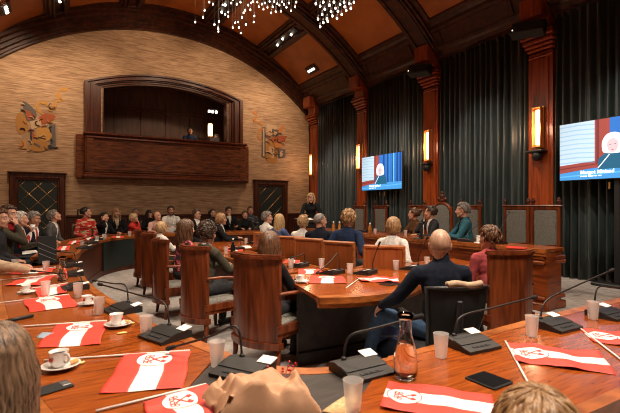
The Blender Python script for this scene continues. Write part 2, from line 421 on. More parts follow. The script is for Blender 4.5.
# --- vault
def sweep(name, prof, zc, half, mat_, n=64, r_over=None, smooth=False):
    """prof: closed list of (y, r); swept along the arc across the room"""
    m = MB(); k = len(prof); vs = []; fs = []
    rmin = min(p[1] for p in prof); A = math.asin(min(half / rmin, .999))
    for i in range(n + 1):
        a = -A + 2 * A * i / n
        for y, r in prof: vs.append((XC + r * math.sin(a), y, zc + r * math.cos(a)))
    for i in range(n):
        for j in range(k):
            j2 = (j + 1) % k; fs.append((i * k + j, i * k + j2, (i + 1) * k + j2, (i + 1) * k + j))
    m.add(vs, fs); return struct(name, m, mat_)
m = MB()
A = math.asin(5.35 / RP)
m.grid(72, 1, lambda u, v: (XC + RP * math.sin(-A + 2 * A * u), YN + (14.4 - YN) * v, ZC + RP * math.cos(-A + 2 * A * u)))
struct('ceiling', m, M_vault)
rp = [(-.44, RP + .02), (-.44, RP - .05), (-.36, RP - .07), (-.33, RP - .07), (-.33, RR + .14), (-.29, RR + .12), (-.29, RR + .05), (-.25, RR + .03), (-.25, RR), (-.15, RR), (-.15, RR + .03), (.15, RR + .03), (.15, RR)]
rp += [(-y, r) for y, r in reversed(rp[:9])]
tn = 4
for y in PY + [-.75]:
    sweep('trim_%d' % tn, [(y + a, r) for a, r in rp], ZC, 5.35, M_rib); tn += 1
# far arch in stepped mouldings
fa = [(14.72, 0), (14.58, 0), (14.58, .05), (14.54, .06), (14.54, .13), (14.46, .15), (14.46, .24), (14.40, .26), (14.40, .34), (14.30, .37), (14.30, .46), (14.22, .49), (14.22, .60), (14.14, .62), (14.14, .85), (14.72, .85)]
sweep('trim_%d' % tn, [(y, 7.39 + r) for y, r in fa], -.18, 5.35, M_rib); tn += 1
# purlins with their light slots
ybays = [(YN, -1.2)] + [(a + .44, b - .44) for a, b in zip([-.75] + PY, PY + [14.14 + .44])]
for ang in (-27.2, -10.2, 10.2, 27.2):
    m = MB(); Rm = Matrix.Rotation(R(ang), 3, 'Y')
    for y0, y1 in ybays:
        yc, ln = (y0 + y1) / 2, y1 - y0
        def bb(t, w, r0, r1): m.box(Vector((XC, yc, ZC)) + Rm @ Vector((t, 0, (r0 + r1) / 2)), (w, ln, r1 - r0), Rm, .015)
        for sg in (-1, 1):
            bb(sg * .30, .09, 7.0, 7.1); bb(sg * .215, .10, 6.93, 7.1); bb(sg * .15, .05, 6.87, 7.1)
        bb(0, .28, 7.02, 7.1)
        for yy in (y0 + .05, y1 - .05): m.box(Vector((XC, yy, ZC)) + Rm @ Vector((0, 0, 7.02)), (.28, .1, .2), Rm, .01)
    struct('trim_%d' % tn, m, M_rib); tn += 1
# side cornices
cp = [(8.5, 5.12), (8.36, 5.16), (8.34, 5.24), (8.26, 5.28), (8.24, 5.36), (8.17, 5.40), (8.15, 5.47), (8.18, 5.49), (8.02, 5.80), (7.98, 5.80), (7.93, 5.86), (7.92, 5.93), (7.84, 5.98), (7.80, 6.06), (7.9, 6.3), (8.5, 6.3)]
for sg in (1, -1):
    m = MB(); n = len(cp)
    q = [(x if sg > 0 else 2 * XC - x, z) for x, z in cp]
    vs = [(x, YN, z) for x, z in q] + [(x, YF, z) for x, z in q]
    m.add(vs, [(i, (i + 1) % n, n + (i + 1) % n, n + i) for i in range(n)])
    if sg > 0:
        for y0, y1 in ybays:   # raised frame of each cornice panel
            d = Vector((8.02 - 8.18, 0, 5.80 - 5.49)); Rm = Matrix.Rotation(math.atan2(-.16, .31), 3, 'Y')
            for yy in (y0 + .08, y1 - .08): m.box((8.09, yy, 5.645), (.05, .1, .3), Rm, .01)
    struct('trim_%d' % tn, m, M_rib); tn += 1
# pilasters with capitals
for k, y in enumerate(PY + [13.97]):
    w = .50; m = MB()
    m.box((8.40, y, 2.35), (.2, w, 4.4)); m.box((8.295, y, 2.5), (.03, w - .14, 3.9), bev=.012)
    m.box((8.38, y, .35), (.26, w + .06, .4), bev=.02); m.box((8.38, y, .6), (.23, w + .03, .08), bev=.02)
    for z, p, h in ((4.50, .02, .04), (4.56, .0, .05), (4.64, .04, .06), (4.71, .08, .06), (4.79, .13, .08), (4.88, .17, .07), (4.95, .15, .06)):
        m.box((8.40 - p / 2, y, z), (.22 + p, w + p, h), bev=.02)
    m.box((8.34, y, 5.12), (.32, w - .02, .32), bev=.02); m.box((8.2, y, 5.4), (.5, w - .04, .4), bev=.02)
    struct('trim_%d' % tn, m, M_pil); tn += 1
# wood strip wall zone left of corner pilaster: corner post of far wall
# --- balcony
bal = thing('balcony', 'wide dark wooden balcony with arched opening high on the far wall', 'balcony', (XC, 14.6, 2.35))
def bl(m): # to local
    m.v = [(x - XC, y - 14.6, z - 2.35) for x, y, z in m.v]; return m
def band(m, o0, o1, y0, y1, zb=3.5, n=24):
    """frame band between inset o0 and o1 of the arched outline, extruded y0..y1"""
    def path(o):
        x0, x1 = .64 + o, 5.66 - o; p = [(x0, zb)]
        for i in range(n + 1):
            x = x0 + (x1 - x0) * i / n; p.append((x, archz(x, o * .56)))
        p.append((x1, zb)); return p
    a, b = path(o0), path(o1); k = len(a)
    vs = [(x, y0, z) for x, z in a] + [(x, y0, z) for x, z in b] + [(x, y1, z) for x, z in a] + [(x, y1, z) for x, z in b]
    fs = []
    for i in range(k - 1):
        fs += [(i, i + 1, k + i + 1, k + i), (2 * k + i, 3 * k + i, 3 * k + i + 1, 2 * k + i + 1), (i, 2 * k + i, 2 * k + i + 1, i + 1), (k + i, k + i + 1, 3 * k + i + 1, 3 * k + i)]
    m.add(vs, fs)
m = MB()
band(m, 0, .10, 14.50, 14.72); band(m, .10, .16, 14.56, 14.72); band(m, .16, .30, 14.52, 14.75); band(m, .30, .36, 14.58, 14.75); band(m, .36, .46, 14.64, 14.9); band(m, .46, .54, 14.70, 15.0)
bl(m).build('arched_frame', M_panel, bal)
m = MB(); m.box((XC, 14.44, 3.02), (5.0, .44, 1.22)); m.box((XC, 14.2, 3.02), (4.6, .04, .86), bev=.01)
for x in (.78, 5.52): m.box((x, 14.2, 3.02), (.2, .06, 1.2), bev=.015)
m.box((.56, 14.6, 3.0), (.3, .2, 1.32), bev=.02); m.box((5.74, 14.6, 3.0), (.3, .2, 1.32), bev=.02)
m.box((XC, 14.19, 2.55), (5.0, .05, .05), bev=.015)
bl(m).build('parapet', M_balc, bal)
m = MB(); m.box((XC, 14.40, 3.66), (5.1, .58, .07), bev=.03); m.box((XC, 14.2, 3.56), (5.02, .1, .09), bev=.03)
m.box((XC, 14.38, 2.40), (5.16, .62, .10), bev=.03); m.box((XC, 14.2, 2.47), (5.06, .14, .06), bev=.03)
bl(m).build('handrail', M_chair, bal)
t = thing('wall_lamp', 'lit cylindrical lamp glowing inside the balcony', 'lamp', (4.72, 15.3, 4.0))
MB().lathe([(.05, 0), (.08, .02), (.08, .04), (.02, .06)], 16).build('lamp_base', M_brass, t)
MB().lathe([(.075, .05), (.085, .1), (.085, .45), (.07, .5), (.0, .5)], 18).build('lamp_shade', emis('lamp_glow', (1, .66, .36), 2.5), t)
MB().box((0, 0, -.1), (.16, .16, .2), bev=.02).build('lamp_stand', M_balc, t)
spot('balcony_lamp_light', (4.6, 15.15, 4.3), (3.0, 16.8, 3.6), 150, 12, (1, .6, .3), 1, .1)
t = thing('spotlight_cluster', 'row of three small white spotlights under the balcony arch', 'spotlight', (4.75, 15.1, 4.92))
MB().box((0, 0, .05), (.4, .08, .05), bev=.01).build('track', M_black, t)
for k in range(3):
    MB().lathe([(.035, 0), (.045, .05), (.03, .09)], 12, (-.13 + .13 * k, 0, -.06)).build('bulb', MATS.get('bulb_glow') or emis('bulb_glow', (1, .86, .68), 6), t)

# --- wall paintings
def wp(u, v, off=.0):
    a = R(phi(u)); x = math.tan(a) * YF; Z = YF / math.cos(a) * math.cos(a - YAW)
    return (x, CH + (206 - v) / FPX * Z)
ACOL = {'ochre': (.42, .19, .045), 'rust': (.38, .09, .03), 'pale': (.58, .38, .22), 'slate': (.13, .11, .10), 'tan': (.38, .24, .14), 'gold': (.55, .27, .06), 'ink': (.035, .028, .03), 'orange': (.55, .20, .05)}
def art(name, label, sc, ox, oy, shapes, ribbon, rcol):
    m0 = wp(ox + 30, oy + 60); t = thing(name, label, 'mural', (m0[0], YF - .004, m0[1]))
    def loc(p):
        x, z = wp(ox + p[0] / sc, oy + p[1] / sc); return (x - m0[0], z - m0[1])
    for k, (pn, c, poly) in enumerate(shapes):
        q = [loc(p) for p in poly]; q2 = [Vector((a, b, 0)) for a, b in q]; q2 = crom(q2, 3, True) if len(poly) > 4 else q2
        m = MB(); n = len(q2); d = -.004 - .002 * k
        m.add([(p.x, 0, p.y) for p in q2] + [(p.x, d, p.y) for p in q2], [tuple(range(n)), tuple(range(2 * n - 1, n - 1, -1))] + [(i, (i + 1) % n, n + (i + 1) % n, n + i) for i in range(n)])
        m.build(pn, mat('paint_' + c, ACOL[c], .8), t)
    rnd = random.Random(len(shapes)); xs = [p[0] for s_ in shapes for p in s_[2]]; ys = [p[1] for s_ in shapes for p in s_[2]]
    for k in range(26):   # fine painted strokes
        cx, cy = rnd.uniform(min(xs) + 20, max(xs) - 20), rnd.uniform(min(ys) + 25, max(ys) - 10); r = rnd.uniform(8, 24); a0 = rnd.random() * 6; sp_ = rnd.uniform(1.5, 3.5)
        pts = [loc((cx + r * math.cos(a0 + sp_ * j / 7), cy + r * .8 * math.sin(a0 + sp_ * j / 7))) for j in range(8)]
        m = MB(); m.tube([(x, -.036 + .0, z) for x, z in pts], [.004, .010, .014, .016, .016, .013, .009, .003], 6); c = ('ink', 'rust', 'gold', 'pale', 'slate')[k % 5]
        m.build('brush_stroke', mat('paint_' + c, ACOL[c], .8), t)
    q = crom([Vector((*loc(p), 0)) for p in ribbon], 5); m = MB(); a = []; b = []
    for i, p in enumerate(q):
        tt = (q[min(i + 1, len(q) - 1)] - q[max(i - 1, 0)]).normalized(); nn = Vector((-tt.y, tt.x, 0)); w = .035 + .018 * math.sin(i * .9)
        a.append(p + nn * w); b.append(p - nn * w)
    n = len(a)
    vs = [(p.x, -.012, p.y) for p in a] + [(p.x, -.012, p.y) for p in b] + [(p.x, 0, p.y) for p in a] + [(p.x, 0, p.y) for p in b]
    m.add(vs, [(i, i + 1, n + i + 1, n + i) for i in range(n - 1)] + [(i, i + 1, 2 * n + i + 1, 2 * n + i) for i in range(n - 1)] + [(n + i, n + i + 1, 3 * n + i + 1, 3 * n + i) for i in range(n - 1)])
    m.build('ribbon', mat('paint_' + rcol, ACOL[rcol], .7), t)
art('wall_painting', 'painted winged figure with shield and ochre ribbon, left of the balcony', 5.16, 5, 80, [
    ('shield', 'tan', [(100, 235), (262, 222), (262, 345), (225, 360), (108, 362)]),
    ('cloak', 'slate', [(228, 228), (260, 226), (262, 340), (232, 345)]),
    ('drapery', 'ochre', [(55, 195), (80, 165), (112, 205), (118, 262), (75, 276), (58, 240)]),
    ('wing', 'slate', [(93, 105), (160, 160), (152, 205), (118, 208), (102, 178)]),
    ('wing', 'rust', [(100, 150), (130, 160), (150, 195), (118, 205)]),
    ('wing', 'rust', [(163, 208), (205, 170), (262, 185), (232, 212), (180, 226)]),
    ('tunic', 'pale', [(128, 212), (182, 198), (190, 232), (138, 255)]),
    ('sash', 'rust', [(122, 250), (135, 245), (158, 292), (145, 305)]),
    ('lion', 'gold', [(165, 250), (215, 245), (243, 285), (220, 315), (170, 300)]),
    ('lion', 'ochre', [(132, 312), (200, 308), (228, 345), (190, 366), (138, 360)]),
    ('lion', 'gold', [(80, 325), (104, 298), (112, 352), (86, 352)]),
    ('figure_lines', 'ink', [(130, 262), (137, 260), (140, 330), (132, 335)]),
    ('figure_lines', 'ink', [(170, 290), (210, 300), (212, 306), (170, 297)]),
    ('figure_lines', 'ink', [(225, 343), (272, 343), (272, 350), (225, 352)]),
    ('figure_lines', 'slate', [(150, 320), (185, 338), (180, 346), (148, 328)])],
    [(325, 45), (280, 52), (278, 88), (292, 100), (262, 112), (255, 140), (235, 150), (215, 120), (178, 116), (165, 135), (175, 155), (192, 172)], 'gold')
art('wall_painting', 'painted lion with shield and orange ribbon, right of the balcony', 5.9, 240, 100, [
    ('halo', 'pale', [(155, 140), (215, 148), (225, 200), (165, 205)]),
    ('shield', 'slate', [(128, 158), (150, 155), (150, 340), (126, 335)]),
    ('shield', 'pale', [(136, 165), (143, 165), (143, 330), (136, 330)]),
    ('lion', 'ochre', [(160, 235), (212, 262), (214, 366), (160, 358), (150, 300)]),
    ('mane', 'pale', [(172, 270), (200, 280), (198, 340), (172, 335)]),
    ('crest', 'orange', [(212, 185), (258, 138), (256, 165), (236, 208)]),
    ('helmet', 'slate', [(188, 168), (225, 172), (228, 215), (195, 212)]),
    ('helmet', 'pale', [(198, 182), (216, 186), (216, 204), (200, 202)]),
    ('wing', 'rust', [(190, 218), (272, 208), (262, 235), (225, 250), (196, 242)]),
    ('wing', 'orange', [(200, 248), (250, 250), (240, 282), (206, 278)]),
    ('banner', 'slate', [(225, 290), (266, 288), (266, 336), (225, 342)]),
    ('banner', 'pale', [(234, 298), (250, 296), (252, 330), (236, 334)]),
    ('figure_lines', 'ink', [(160, 300), (190, 318), (188, 326), (158, 308)])],
    [(78, 65), (98, 90), (84, 122), (116, 132), (130, 160), (110, 190), (110, 218), (132, 242)], 'orange')

# --- curtains
def curtain(y0, y1, label, seed):
    rnd = random.Random(seed); ln = y1 - y0; nf = int(ln / .15); ph = rnd.random() * 9
    fo = [.5 + rnd.random() * .9 for _ in range(nf + 3)]
    def fn(u, v):
        y = y0 + ln * u; q = u * nf; i = int(q); a = fo[i] * (1 - (q - i)) + fo[i + 1] * (q - i)
        fl = .75 + .45 * (1 - v)
        wv = math.sin(2 * PI * q + ph + .7 * math.sin(q * .8)) * .078 * a * fl + .025 * math.sin(q * .37 + ph)
        return (8.325 + wv, y + .015 * math.sin(q * 2.1 + v * 3), .17 + (5.2 - .17) * v)
    m = MB(); m.sheet(nf * 10, 6, fn, Vector((.012, 0, 0))); o = m.build('curtain', M_curt, None, True); tag(o, label, 'curtain', None); return o
curtain(2.42, 4.85, 'dark green velvet curtain behind the larger screen at the right edge', 1)
curtain(5.38, 7.79, 'wide dark green velvet curtain behind the presiding chairs in mid wall', 2)
curtain(8.33, 10.73, 'dark green velvet curtain behind the smaller screen', 3)
curtain(11.27, 13.70, 'farthest dark green velvet curtain beside the standing speaker', 4)
curtain(-.5, 1.88, 'green velvet curtain beyond the right edge of the view', 5)

# --- sconces, speakers
gl = emis('sconce_glow', (1, .70, .50), 3.6)
names = ['beside the larger screen', 'behind the presiding chairs', 'beside the smaller screen', 'in the far corner by the plaster wall']
for k, y in enumerate([5.11, 8.06, 11.0, 13.97]):
    t = thing('wall_sconce', 'tall lit glass wall sconce on the pilaster ' + names[k], 'wall lamp', (8.27, y, 2.68))
    MB().box((-.06, 0, .39), (.07, .085, .70), bev=.02).build('glass_tube', gl, t)
    f = MB()
    for s in (-1, 1):
        f.box((-.06, s * .085, .39), (.12, .014, .8), bev=.004)
        f.box((-.06, 0, .39 + s * .39), (.13, .17, .02), bev=.005)
    f.box((-.005, 0, .39), (.02, .2, .84), bev=.005)
    f.build('sconce_frame', M_brass, t)
    d = bpy.data.lights.new('sconce_light', 'POINT'); d.energy = 14; d.color = (1, .6, .35); d.shadow_soft_size = .1
    o = bpy.data.objects.new('sconce_light', d); COL.objects.link(o); o.location = (8.0, y, 3.05)
    if k < 2:
        t = thing('surveillance_camera', 'small black bracket device under the sconce ' + names[k], 'camera', (8.27, y, 2.45))
        MB().box((-.1, 0, .14), (.22, .34 if k == 0 else .22, .05), bev=.015).build('bracket', M_black, t)
        MB().ell((-.12, -.02, .05), (.09, .10, .10)).build('housing', M_black, t)
        t = thing('loudspeaker', 'black box loudspeaker on top of the pilaster ' + names[k], 'loudspeaker', (7.98, y + .05, 4.98))
        Rm = Matrix.Rotation(R(20), 3, 'Y') @ Matrix.Rotation(R(18), 3, 'Z')
        MB().box((0, 0, 0), (.24, .62, .24), Rm, .02).build('cabinet', M_black, t)
        MB().box(Rm @ Vector((-.125, 0, 0)), (.012, .56, .2), Rm, .004).build('grille', M_blackm, t)
        MB().tube([(0, 0, 0), (.25, 0, .1)], .02).build('bracket', M_black, t)
        MB().ell(Rm @ Vector((-.135, .25, -.06)), (.012, .012, .012)).build('indicator_light', emis('indicator_glow%d' % k, (1, .8, .6), 3), t)

# --- ceiling lights in the slots
M_bulb = MATS['bulb_glow']
def cluster(ang, y, n, label, ln=.5):
    t = thing('ceiling_spotlight', label, 'ceiling light', (XC + 6.98 * math.sin(R(ang)), y, ZC + 6.98 * math.cos(R(ang))))
    t.rotation_euler = (0, R(ang), 0)
    MB().box((0, 0, .03), (.2, ln + .16, .05), bev=.01).build('slot_plate', M_black, t)
    for k in range(n):
        yy = -ln / 2 + ln * (k + .5) / n
        MB().lathe([(.02, -.03), (.035, -.03), (.03, .02)], 10, (0.03 * (-1) ** k, yy, -.03)).build('bulb', M_bulb, t)
for ang, y, n, lb in ((-27.2, 12.7, 5, 'row of spot bulbs in the leftmost slot of the far vault bay'), (-10.2, 12.9, 2, 'pair of spot bulbs in the second slot of the far vault bay'),
                      (10.2, 12.6, 3, 'spot bulbs in the third slot of the far vault bay'), (27.2, 12.6, 3, 'row of spot bulbs in the right slot of the far vault bay'),
                      ):
    cluster(ang, y, n, lb, 1.5)
def panel_light(u, v, Y, label):
    a = R(phi(u)); x = math.tan(a) * Y; dx = x - XC; ang = math.asin(dx / RP)
    t = thing('recessed_downlight', label, 'ceiling light', (x, Y, ZC + RP * math.cos(ang) - .03)); t.rotation_euler = (0, ang, 0)
    MB().box((0, 0, 0), (.3, .62, .06), bev=.02).build('light_frame', M_rib, t)
    MB().box((0, 0, -.02), (.2, .5, .05), bev=.005).build('slot_plate', M_black, t)
    for k in range(4): MB().lathe([(.03, -.05), (.045, -.05), (.03, .0)], 10, (0, -.18 + .12 * k, -.01)).build('bulb', M_bulb, t)
panel_light(312, 67, 12.9, 'small framed row of white bulbs in the lowest right vault panel')
panel_light(5, 18, 12.9, 'small framed row of white bulbs in the left vault panel')
# ================================================================== FURNITURE
def V2(a): return [Vector((x, y, 0)) for x, y in a]
def strip(m, inner, outer, z0, z1, mi=0):
    n = len(inner)
    vs = [(p.x, p.y, z1) for p in inner] + [(p.x, p.y, z1) for p in outer] + [(p.x, p.y, z0) for p in inner] + [(p.x, p.y, z0) for p in outer]
    fs = []
    for i in range(n - 1):
        fs += [(i, i + 1, n + i + 1, n + i), (2 * n + i, 3 * n + i, 3 * n + i + 1, 2 * n + i + 1), (i, 2 * n + i, 2 * n + i + 1, i + 1), (n + i, n + i + 1, 3 * n + i + 1, 3 * n + i)]
    fs += [(0, n, 3 * n, 2 * n), (n - 1, 3 * n - 1, 4 * n - 1, 2 * n - 1)]
    m.add(vs, fs, mi)
def off(path, d):
    out = []
    for i, p in enumerate(path):
        t = (path[min(i + 1, len(path) - 1)] - path[max(i - 1, 0)]).normalized(); out.append(p + Vector((-t.y, t.x, 0)) * d)
    return out
def resample(path, n):
    L = [0]
    for a, b in zip(path, path[1:]): L.append(L[-1] + (b - a).length)
    out = []
    for k in range(n):
        s = L[-1] * k / (n - 1); i = 0
        while i < len(L) - 2 and L[i + 1] < s: i += 1
        t = (s - L[i]) / max(L[i + 1] - L[i], 1e-9); out.append(path[i].lerp(path[i + 1], min(max(t, 0), 1)))
    return out
def desk(name, label, inner, outer, zt, mtop=None, z0=0, panel_in=.10, n=40, skirt=True, curved=True, front='inner', mfront=None, ends=True, panel_h=None):
    mtop = mtop or M_table
    I = resample(crom(V2(inner), 8) if curved else V2(inner), n); O = resample(crom(V2(outer), 8) if curved else V2(outer), n)
    c = sum(I, Vector()) / n; c.z = z0; t = thing(name, label, 'desk', c)
    def loc(P_): return [p - Vector((c.x, c.y, 0)) for p in P_]
    I, O = loc(I), loc(O); zt -= z0
    mid = lambda f: [a.lerp(b, f) for a, b in zip(I, O)]
    m = MB(); strip(m, mid(.09), mid(.93), zt - .035, zt); m.build('desktop', mtop, t)
    m = MB(); strip(m, I, mid(.087), zt - .05, zt + .002); strip(m, mid(.933), O, zt - .05, zt + .002); strip(m, mid(.02), mid(.06), zt - .09, zt - .05); m.build('edge_band', M_edge, t)
    m = MB(); f0 = panel_in if front == 'inner' else 1 - panel_in
    strip(m, mid(f0), mid(f0 + .05), .04, zt - .05); strip(m, mid(f0 - .03), mid(f0), 0, .12); strip(m, mid(f0 - .02), mid(f0), zt - .16, zt - .05)
    m.build('front_panel', mfront or M_chair, t)
    if ends:
        for i in (0, n - 1):
            m = MB()
            a, b = mid(.16)[i], mid(.85)[i]; j = 1 if i == 0 else n - 2
            d = (mid(.5)[j] - mid(.5)[i]).normalized() * .05; nb = [a, b, b + d, a + d]
            m.prism([(p.x, p.y) for p in nb], 0, zt - .05)
            m.build('end_panel', mfront or M_chair, t)
    return t
ZD = .75
# near desk, left arm (runs away from the camera)
desk('council_desk', 'long polished council desk running away along the left side',
     [(.60, 2.62), (.515, 2.91), (.41, 3.5), (.29, 4.38), (.23, 5.2), (.197, 6.42)], [(-.22, 2.35), (-.28, 2.9), (-.36, 3.6), (-.46, 4.4), (-.56, 5.4), (-.60, 6.42)], ZD, mfront=M_panel)
desk('council_desk', 'near end of the left council desk with cups and large flag',
     [(.735, 2.18), (.68, 2.37), (.604, 2.61)], [(.09, 1.28), (-.09, 1.85), (-.20, 2.34)], ZD, n=16, mfront=M_panel)
# dark corner module
desk('corner_desk', 'dark brown corner desk section under the paper bag',
     [(.74, 2.17), (.82, 1.93), (1.0, 1.74), (1.22, 1.675), (1.415, 1.66)], [(.06, 1.27), (.2, 1.14), (.36, 1.06), (.52, 1.05), (.66, 1.10)], ZD - .005, mtop=M_inlay, n=16, mfront=M_panel)
desk('council_desk', 'polished council desk crossing the lower right foreground',
     [(1.42, 1.66), (2.0, 1.69), (2.7, 1.735), (3.4, 1.76), (4.3, 1.78), (5.4, 1.8)], [(.67, 1.10), (1.3, .87), (2.1, .84), (3.2, .88), (4.3, .92), (5.4, .95)], ZD, mfront=M_panel)
# left ring beyond the gap, curving along the far wall
desk('council_desk', 'curved council desk sweeping round to the far wall',
     [(.20, 6.85), (.26, 7.3), (.36, 8.2), (.62, 9.5), (.92, 10.4), (1.42, 11.0), (2.05, 11.28), (2.6, 11.32)], [(-.34, 6.85), (-.30, 7.3), (-.2, 8.3), (.06, 9.8), (.46, 10.9), (1.1, 11.55), (1.95, 11.85), (2.6, 11.88)], .82, n=60, mfront=M_panel)
rg = [o for o in bpy.data.objects if o.get('label', '').startswith('curved council desk')][0]
I_ = resample(crom(V2([(.20, 6.85), (.26, 7.3), (.36, 8.2), (.62, 9.5), (.92, 10.4), (1.42, 11.0), (2.05, 11.28), (2.6, 11.32)]), 8), 60); m = MB()
I_ = [p - Vector((rg.location.x, rg.location.y, 0)) for p in off(I_, .02)][36:50]; strip(m, I_, off(I_, .03), .10, .72); m.build('dark_cloth_panel', M_leather, rg)
desk('council_desk', 'far council desk along the wall under the right door',
     [(3.4, 11.05), (4.2, 11.0), (5.0, 10.9), (5.5, 10.75)], [(3.4, 11.62), (4.3, 11.58), (5.1, 11.48), (5.7, 11.3)], .82, n=24, mfront=M_panel)
# inner tables
desk('meeting_table', 'glossy orange wooden meeting table in the middle of the chamber',
     [(1.84, 3.0), (2.15, 2.88), (2.62, 2.88), (3.1, 3.08), (3.7, 3.42), (4.3, 3.66), (4.8, 3.75)], [(2.05, 4.12), (2.3, 4.2), (2.8, 4.2), (3.2, 4.2), (3.8, 4.25), (4.3, 4.3), (4.9, 4.3)], ZD, panel_in=.5, mfront=M_inlay, ends=False)  # front panel takes the dark wood to colour in shade under the tabletop
desk('meeting_table', 'inner wooden table continuing behind the seated row, second section',
     [(2.12, 4.32), (2.12, 5.6), (2.1, 6.9)], [(2.8, 4.32), (2.8, 5.6), (2.78, 6.9)], ZD, n=16, mfront=M_panel)
desk('meeting_table', 'inner wooden table farther back among the seated people',
     [(2.15, 7.15), (2.2, 8.2), (2.4, 9.0)], [(3.30, 7.15), (3.40, 8.0), (3.4, 8.75)], ZD, n=16, mfront=M_panel)
# dais desk
dd = desk('presiding_desk', 'long curved presiding desk on the dais before the curtains',
     [(5.34, 3.22), (5.32, 4.0), (5.31, 5.0), (5.30, 6.2), (5.28, 7.4), (5.30, 8.6), (5.36, 9.4)], [(5.86, 3.28), (5.86, 4.1), (5.87, 5.0), (5.86, 6.2), (5.86, 7.4), (5.88, 8.5), (5.94, 9.3)], .95, z0=.15, n=40, mfront=M_desk, mtop=M_table)
# panelled outer front with mouldings on the dais desk end
for zz, h, w in ((.62, .05, .52), (.68, .05, .50), (.16, .05, .50), (.05, .10, .53)):
    m = MB(); m.box((5.605 - dd.location.x, 3.33 - dd.location.y, zz), (w, .16, h), bev=.012); m.build('moulding', M_desk, dd)

# ------------------------------------------------------------------ wooden armchairs (curved high back)
def arcpts(w, bow, n, y):
    out = []
    for i in range(n + 1):
        s = -1 + 2 * i / n; out.append((s * w / 2, y - bow * (1 - s * s)))
    return out
CHAIR = {}
def arc_slab(m, w, bow, y, th, z0, z1, n=12):
    a = arcpts(w, bow, n, y); b = arcpts(w - .0, bow, n, y + th); k = n + 1
    vs = [(x, yy, z0) for x, yy in a] + [(x, yy, z0) for x, yy in b] + [(x, yy, z1) for x, yy in a] + [(x, yy, z1) for x, yy in b]
    fs = []
    for i in range(n):
        fs += [(i, i + 1, 2 * k + i + 1, 2 * k + i), (k + i, 3 * k + i, 3 * k + i + 1, k + i + 1), (2 * k + i, 2 * k + i + 1, 3 * k + i + 1, 3 * k + i), (i, k + i, k + i + 1, i + 1)]
    fs += [(0, 2 * k, 3 * k, k), (n, k + n, 3 * k + n, 2 * k + n)]
    m.add(vs, fs)
def chair_parts():
    P_ = []
    m = MB(); arc_slab(m, .54, .10, -.24, .035, .22, 1.03); P_.append(('backrest', m.mesh('backrest', M_chair), None))
    m = MB(); arc_slab(m, .58, .11, -.255, .065, 1.02, 1.045); arc_slab(m, .56, .105, -.245, .05, 1.045, 1.06); arc_slab(m, .55, .10, -.243, .042, .995, 1.02); P_.append(('top_rail', m.mesh('top_rail', M_chair), None))
    m = MB(); arc_slab(m, .57, .105, -.255, .06, .20, .26)
    m.prism([(-.28, -.26), (.28, -.26), (.30, .02), (.29, .24), (.20, .30), (-.20, .30), (-.29, .24), (-.30, .02)], .345, .415)
    m.prism([(-.27, -.26), (.27, -.26), (.28, .22), (.19, .28), (-.19, .28), (-.28, .22)], .30, .345); P_.append(('seat_frame', m.mesh('seat_frame', M_chair), None))
    m = MB()
    m.sheet(12, 12, lambda u, v: ((u - .5) * .50 * (1 - .06 * v), -.22 + .48 * v, .455 - .03 * ((2 * u - 1) ** 4 + (2 * v - 1) ** 4) + .0), .03); P_.append(('seat_cushion', m.mesh('seat_cushion', M_seatg), None))
    for s in (-1, 1):
        m = MB(); m.tube(crom([Vector((s * .265, -.24, .70)), Vector((s * .30, -.05, .70)), Vector((s * .31, .13, .68)), Vector((s * .29, .22, .665))], 5), [.026] * 16, 8, flat=.7)
        m.tube(crom([Vector((s * .285, .20, .66)), Vector((s * .30, .16, .55)), Vector((s * .285, .20, .42))], 5), .022, 8)
        P_.append(('armrest', m.mesh('armrest', M_chair), 'a'))
    for sx in (-1, 1):
        for y, zz in ((-.23, .22), (.22, .31)):
            m = MB(); m.tube([(sx * .25, y, zz), (sx * .25, y, .1), (sx * .255, y * 1.06, 0)], [.028, .024, .018], 8); P_.append(('leg', m.mesh('leg', M_chair), 'a'))
    return P_
def place_parts(t, parts):
    for nm, me, _ in parts: link(nm, me, t)
    return t
CP = chair_parts()
def armchair(x, y, a, label, z=0, group='mahogany armchairs with curved backs'):
    x += .28 * math.sin(R(a)); y += .28 * math.cos(R(a))
    t = thing('armchair', label, 'chair', (x, y, z), R(-a)); t['group'] = group; t.scale = (1.12 if 'nearest' in label else 1.0, 1, 1); return place_parts(t, CP)
armchair(1.56, 3.76, 68, 'nearest mahogany armchair with tall curved back, long haired woman seated')
armchair(1.28, 4.90, 74, 'second mahogany armchair back, man in olive suit seated in it')
armchair(1.17, 6.14, 88, 'third mahogany armchair back, woman in floral top seated in it')
armchair(1.23, 7.5, 84, 'fourth mahogany armchair back, partly hidden behind the third')
armchair(1.26, 8.5, 86, 'farthest mahogany armchair of the left inner row, narrow edge visible')
armchair(3.95, 2.70, 12, 'mahogany armchair back at the right end, behind curly haired man')
